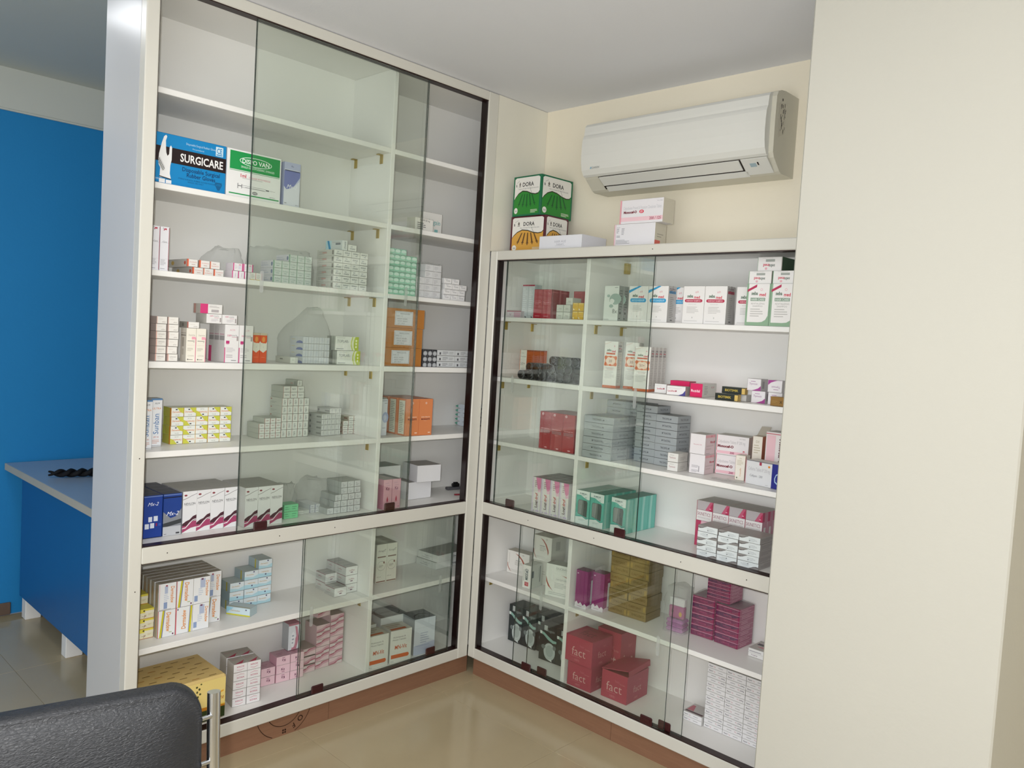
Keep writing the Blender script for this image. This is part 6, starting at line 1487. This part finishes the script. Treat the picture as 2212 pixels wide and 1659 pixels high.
# pink bangle pack in a bag
pb_ = empty('bangle_pack', uvw('R', .874, .137, Z4), urot('R', 3))
tag(pb_, 'pink foil and white pack inside a crinkled clear bag', 'pack')
for k in range(3):
    b = MB()
    b.box(0, .068, 0, .050, .0005 + k * .0155, .015 + k * .0155, ink(('#c98ac0', '#b85aa8', '#c070b5')[k], .2, .6, .35), .005)
    b.obj('foil_packet', pb_)
b = MB()
b.box(.004, .064, .010, .030, .048, .092, ink('#a84a80'), .003)
b.box(.004, .064, .010, .030, .0925, .122, ink('#dcdada'), .003)
paint(b, [El(.78, .4, .1, .2, '#c9a02a'), El(.25, .55, .08, .16, '#7a2a50')], Vector((.004, .010, .048)), X, Z, -Y, .060, .044)
b.obj('inner_carton', pb_)
o = bag('R', .866, .951, .126, .206, Z4 + .0002, Z4 + .166, 'crinkled clear bag around the pink foil packets', seed=17, pinch=.10, rough=.009)
pkf = []
for k in range(7):
    pkf.append(Rc(0, .14 * k + .125, 1, .14 * k + .133, '#d9aec0'))
    pkf.append(Pg([(.0, .14 * k + .02), (.35, .14 * k + .01), (.8, .14 * k + .05), (1, .14 * k + .10), (1, .14 * k + .12), (.3, .14 * k + .11), (0, .14 * k + .10)], '#58204a' if k % 2 else '#701c4a'))
    pkf.append(T('FAIREVER', .5, .14 * k + .065, .038, '#b5406c', fit=.6))
pks = []
for k in range(7):
    pks.append(Rc(0, .14 * k + .125, 1, .14 * k + .133, '#e3c0cd'))
    pks.append(Ln(.15, .14 * k + .03, .85, .14 * k + .11, 2, '#dba9bc'))


def wpack(label, uu, vv, zz, ww, dd, hh, rot=0):
    o = put('wrapped_pack', carton(ww, dd, hh, '#8a2450', sidec='#b06480', topc='#9a8088', front=pkf, right=pks, seam=False), None, uvw('R', uu, vv, zz), urot('R', rot))
    tag(o, label, 'pack', 'film-wrapped magenta packs')
    b = bagmesh(-.0035, ww + .0035, -.0035, dd + .0035, 0.0, hh + .004, seed=int(uu * 100), pinch=.03, rough=.0035, nz=8)
    b.mats = [M['film']]
    b.obj('film_wrap', o)


wpack('film-wrapped magenta pack beside the bagged pink foil', .955, .178, Z4, .085, .095, .142, 2)
wpack('film-wrapped magenta pack in front at the pier end', 1.0490, .178, Z4, .090, .098, .138, -2)
wpack('film-wrapped magenta pack on top of the other two', 1.0080, .180, Z4 + .143, .087, .092, .088, 0)
stack('soap_carton', MCN, 'low white carton with red and black print by pier', None, carton(.075, .09, .0285, '#e3e2e0', sidec='#d3d2ce', topc='#bdb9b4', front=[T('Fungitop', .3, .28, .16, '#77506a', fit=.4), Ln(.05, .55, .9, .8, 1, '#a5a3a8'), Rc(0, .47, 1, .5, '#b5b3b0')], top=[Rc(.1, .5, .6, .7, '#5a5058'), Pg([(.2, .3), (.8, .2), (.6, .5)], '#c98a90')]), 'R', 1.188, .158, Z4)

# ---- lower section, floor
bkf = [Pg([(0, .80), (0, .74), (.25, .70), (.5, .60), (.8, .54), (1, .56), (1, .62), (.8, .62), (.5, .70), (.25, .78)], '#8fb5aa'), El(.62, .28, .34, .24, '#b9c2be'), El(.62, .30, .22, .16, '#a5afab'), El(.25, .38, .12, .06, '#6f7876'), El(.9, .42, .1, .06, '#6f7876'), T('Nugain', .62, .86, .075, '#8d9694', fit=.62, bold=.01), Rc(.02, .72, .14, .80, '#dfe6e2'), Rc(.25, .84, .45, .98, '#b5bbb8'), Pg([(.55, .05), (.8, .02), (.75, .09)], '#dfe3e1')]
bk = carton(.0775, .085, .160, '#2c3232', sidec='#3a4040', topc='#3f4444', front=bkf, seam=False)
gBk = 'black and grey cartons under the corner bay'
stack('lotion_carton', MCN, 'black carton with pale green swoosh, at the back', gBk, bk, 'R', .058, .186, ZG, cols=2, pu=.0800, rot=0)
stack('lotion_carton', MCN, 'black carton with pale green swoosh, set forward', gBk, carton(.0860, .050, .150, '#2c3232', sidec='#3a4040', topc='#3f4444', front=bkf, seam=False), 'R', .2800, .140, ZG, cols=2, pu=.0870, rot=4)
stack('lotion_carton', MCN, 'black carton half hidden behind the forward pair', gBk, bk, 'R', .2190, .195, ZG)
fcf = [T('hair', .62, .72, .10, '#c4657a', fit=.22), T('fact', .50, .47, .34, '#d9b0ad', fit=.66, bold=-.008), T('For Hair', .82, .66, .05, '#cf8a90', fit=.2), Ln(.2, .22, .75, .28, 1, '#c06072'), T('100%', .45, .13, .09, '#d0808c', fit=.2)]
fcr = [T('hair', .62, .74, .08, '#c4657a', fit=.22), T('fact', .50, .46, .26, '#cf9f9f', fit=.66, bold=-.008), T('100%', .45, .13, .08, '#cf808c', fit=.2)]
fct = [T('fact', .5, .5, .4, '#7a3a48', fit=.5), Ln(.2, .75, .8, .85, 1, '#8a4a58')]


def fact(label, uu, vv, zz, ww, dd, hh, rot, lid=False):
    root = put('soap_box', carton(ww, dd, hh, '#ae4258', sidec='#a84660', topc='#95404f', front=fcf, right=fcr, top=fct, seam=False), None, uvw('R', uu, vv, zz), urot('R', rot))
    tag(root, label, 'box', 'crimson boxes on the cabinet floor')
    b = MB()
    c = ink('#a5455a')
    if lid:
        b.mesh([(-.001, -.002, hh + .001), (ww + .003, -.002, hh + .022), (ww + .003, dd, hh + .030), (-.001, dd, hh + .004), (-.001, -.002, hh + .004), (ww + .003, -.002, hh + .025), (ww + .003, dd, hh + .033), (-.001, dd, hh + .007)], [(3, 2, 1, 0), (4, 5, 6, 7), (0, 1, 5, 4), (1, 2, 6, 5), (2, 3, 7, 6), (3, 0, 4, 7)], c)
        b.mesh([(ww + .003, -.002, hh + .023), (ww + .003, dd, hh + .031), (ww + .005, dd, hh + .010), (ww + .005, -.002, hh + .004), (ww + .0045, -.002, hh + .023), (ww + .0045, dd, hh + .031), (ww + .0065, dd, hh + .010), (ww + .0065, -.002, hh + .004)], [(0, 1, 2, 3), (7, 6, 5, 4), (0, 4, 5, 1), (2, 6, 7, 3)], c)
    else:
        b.box(-.0008, ww + .0008, -.0008, dd + .0008, hh + .0002, hh + .0022, c, .0006)
        paint(b, [q for q in fct], Vector((0, 0, hh + .0022)), X, Y, Z, ww, dd)
    b.obj('lid', root)


fact('crimson box with thin pale lettering, lower front', .5130, .045, ZG, .112, .110, .092, 2)
fact('crimson box with thin pale lettering, stacked on another', .5005, .040, ZG + .0950, .128, .125, .100, 0)
fact('crimson box standing behind, touching the cabinet back', .5500, .175, ZG, .110, .106, .205, 2)
fact('crimson box with its lid lifted open', .6600, .068, ZG, .113, .142, .104, 2, True)
fgf = [T('Fungi', .17, .50, .30, '#6f6a74', fit=.22, bold=.03), T('Top', .35, .50, .30, '#c0707c', fit=.1), Ln(.55, .35, .92, .65, 1, '#a9a7ac'), Rc(0, 0, 1, .06, '#b9b7b5')]
fg = carton(.0722, .080, .0161, '#e9e8ea', sidec='#d9d8d6', topc='#c9c7c3', front=fgf, seam=False)
fgu = carton(.0722, .080, .0161, '#e9e8ea', sidec='#d9d8d6', topc='#c9c7c3', front=fgf, flip=True, seam=False)
rr_ = random.Random(9)
pf = {(c, r): rr_.random() < .4 for c in range(3) for r in range(14)}
stack('soap_carton', MCN, 'slim white carton in the tall wall', 'slim white cartons in a tall wall by the pier', [fg, fgu], 'R', 1.0440, .158, ZG, cols=3, rows=14, pu=.0730, pz=.0164, pick=lambda c, r, l: int(pf[c, r]), jit=.0005)
stack('soap_carton', MCN, 'slim white carton lying loose before the tall wall', 'loose slim white cartons', carton(.0760, .080, .0155, '#e9e8ea', sidec='#d9d8d6', topc='#c3bfbc', front=fgf, seam=False, top=[Rc(.05, .08, .95, .22, '#5a4048'), Pg([(.05, .25), (.4, .25), (.2, .8), (.05, .8)], '#c0707c')]), 'R', .9640, .150, ZG, rows=2, pz=.0158)
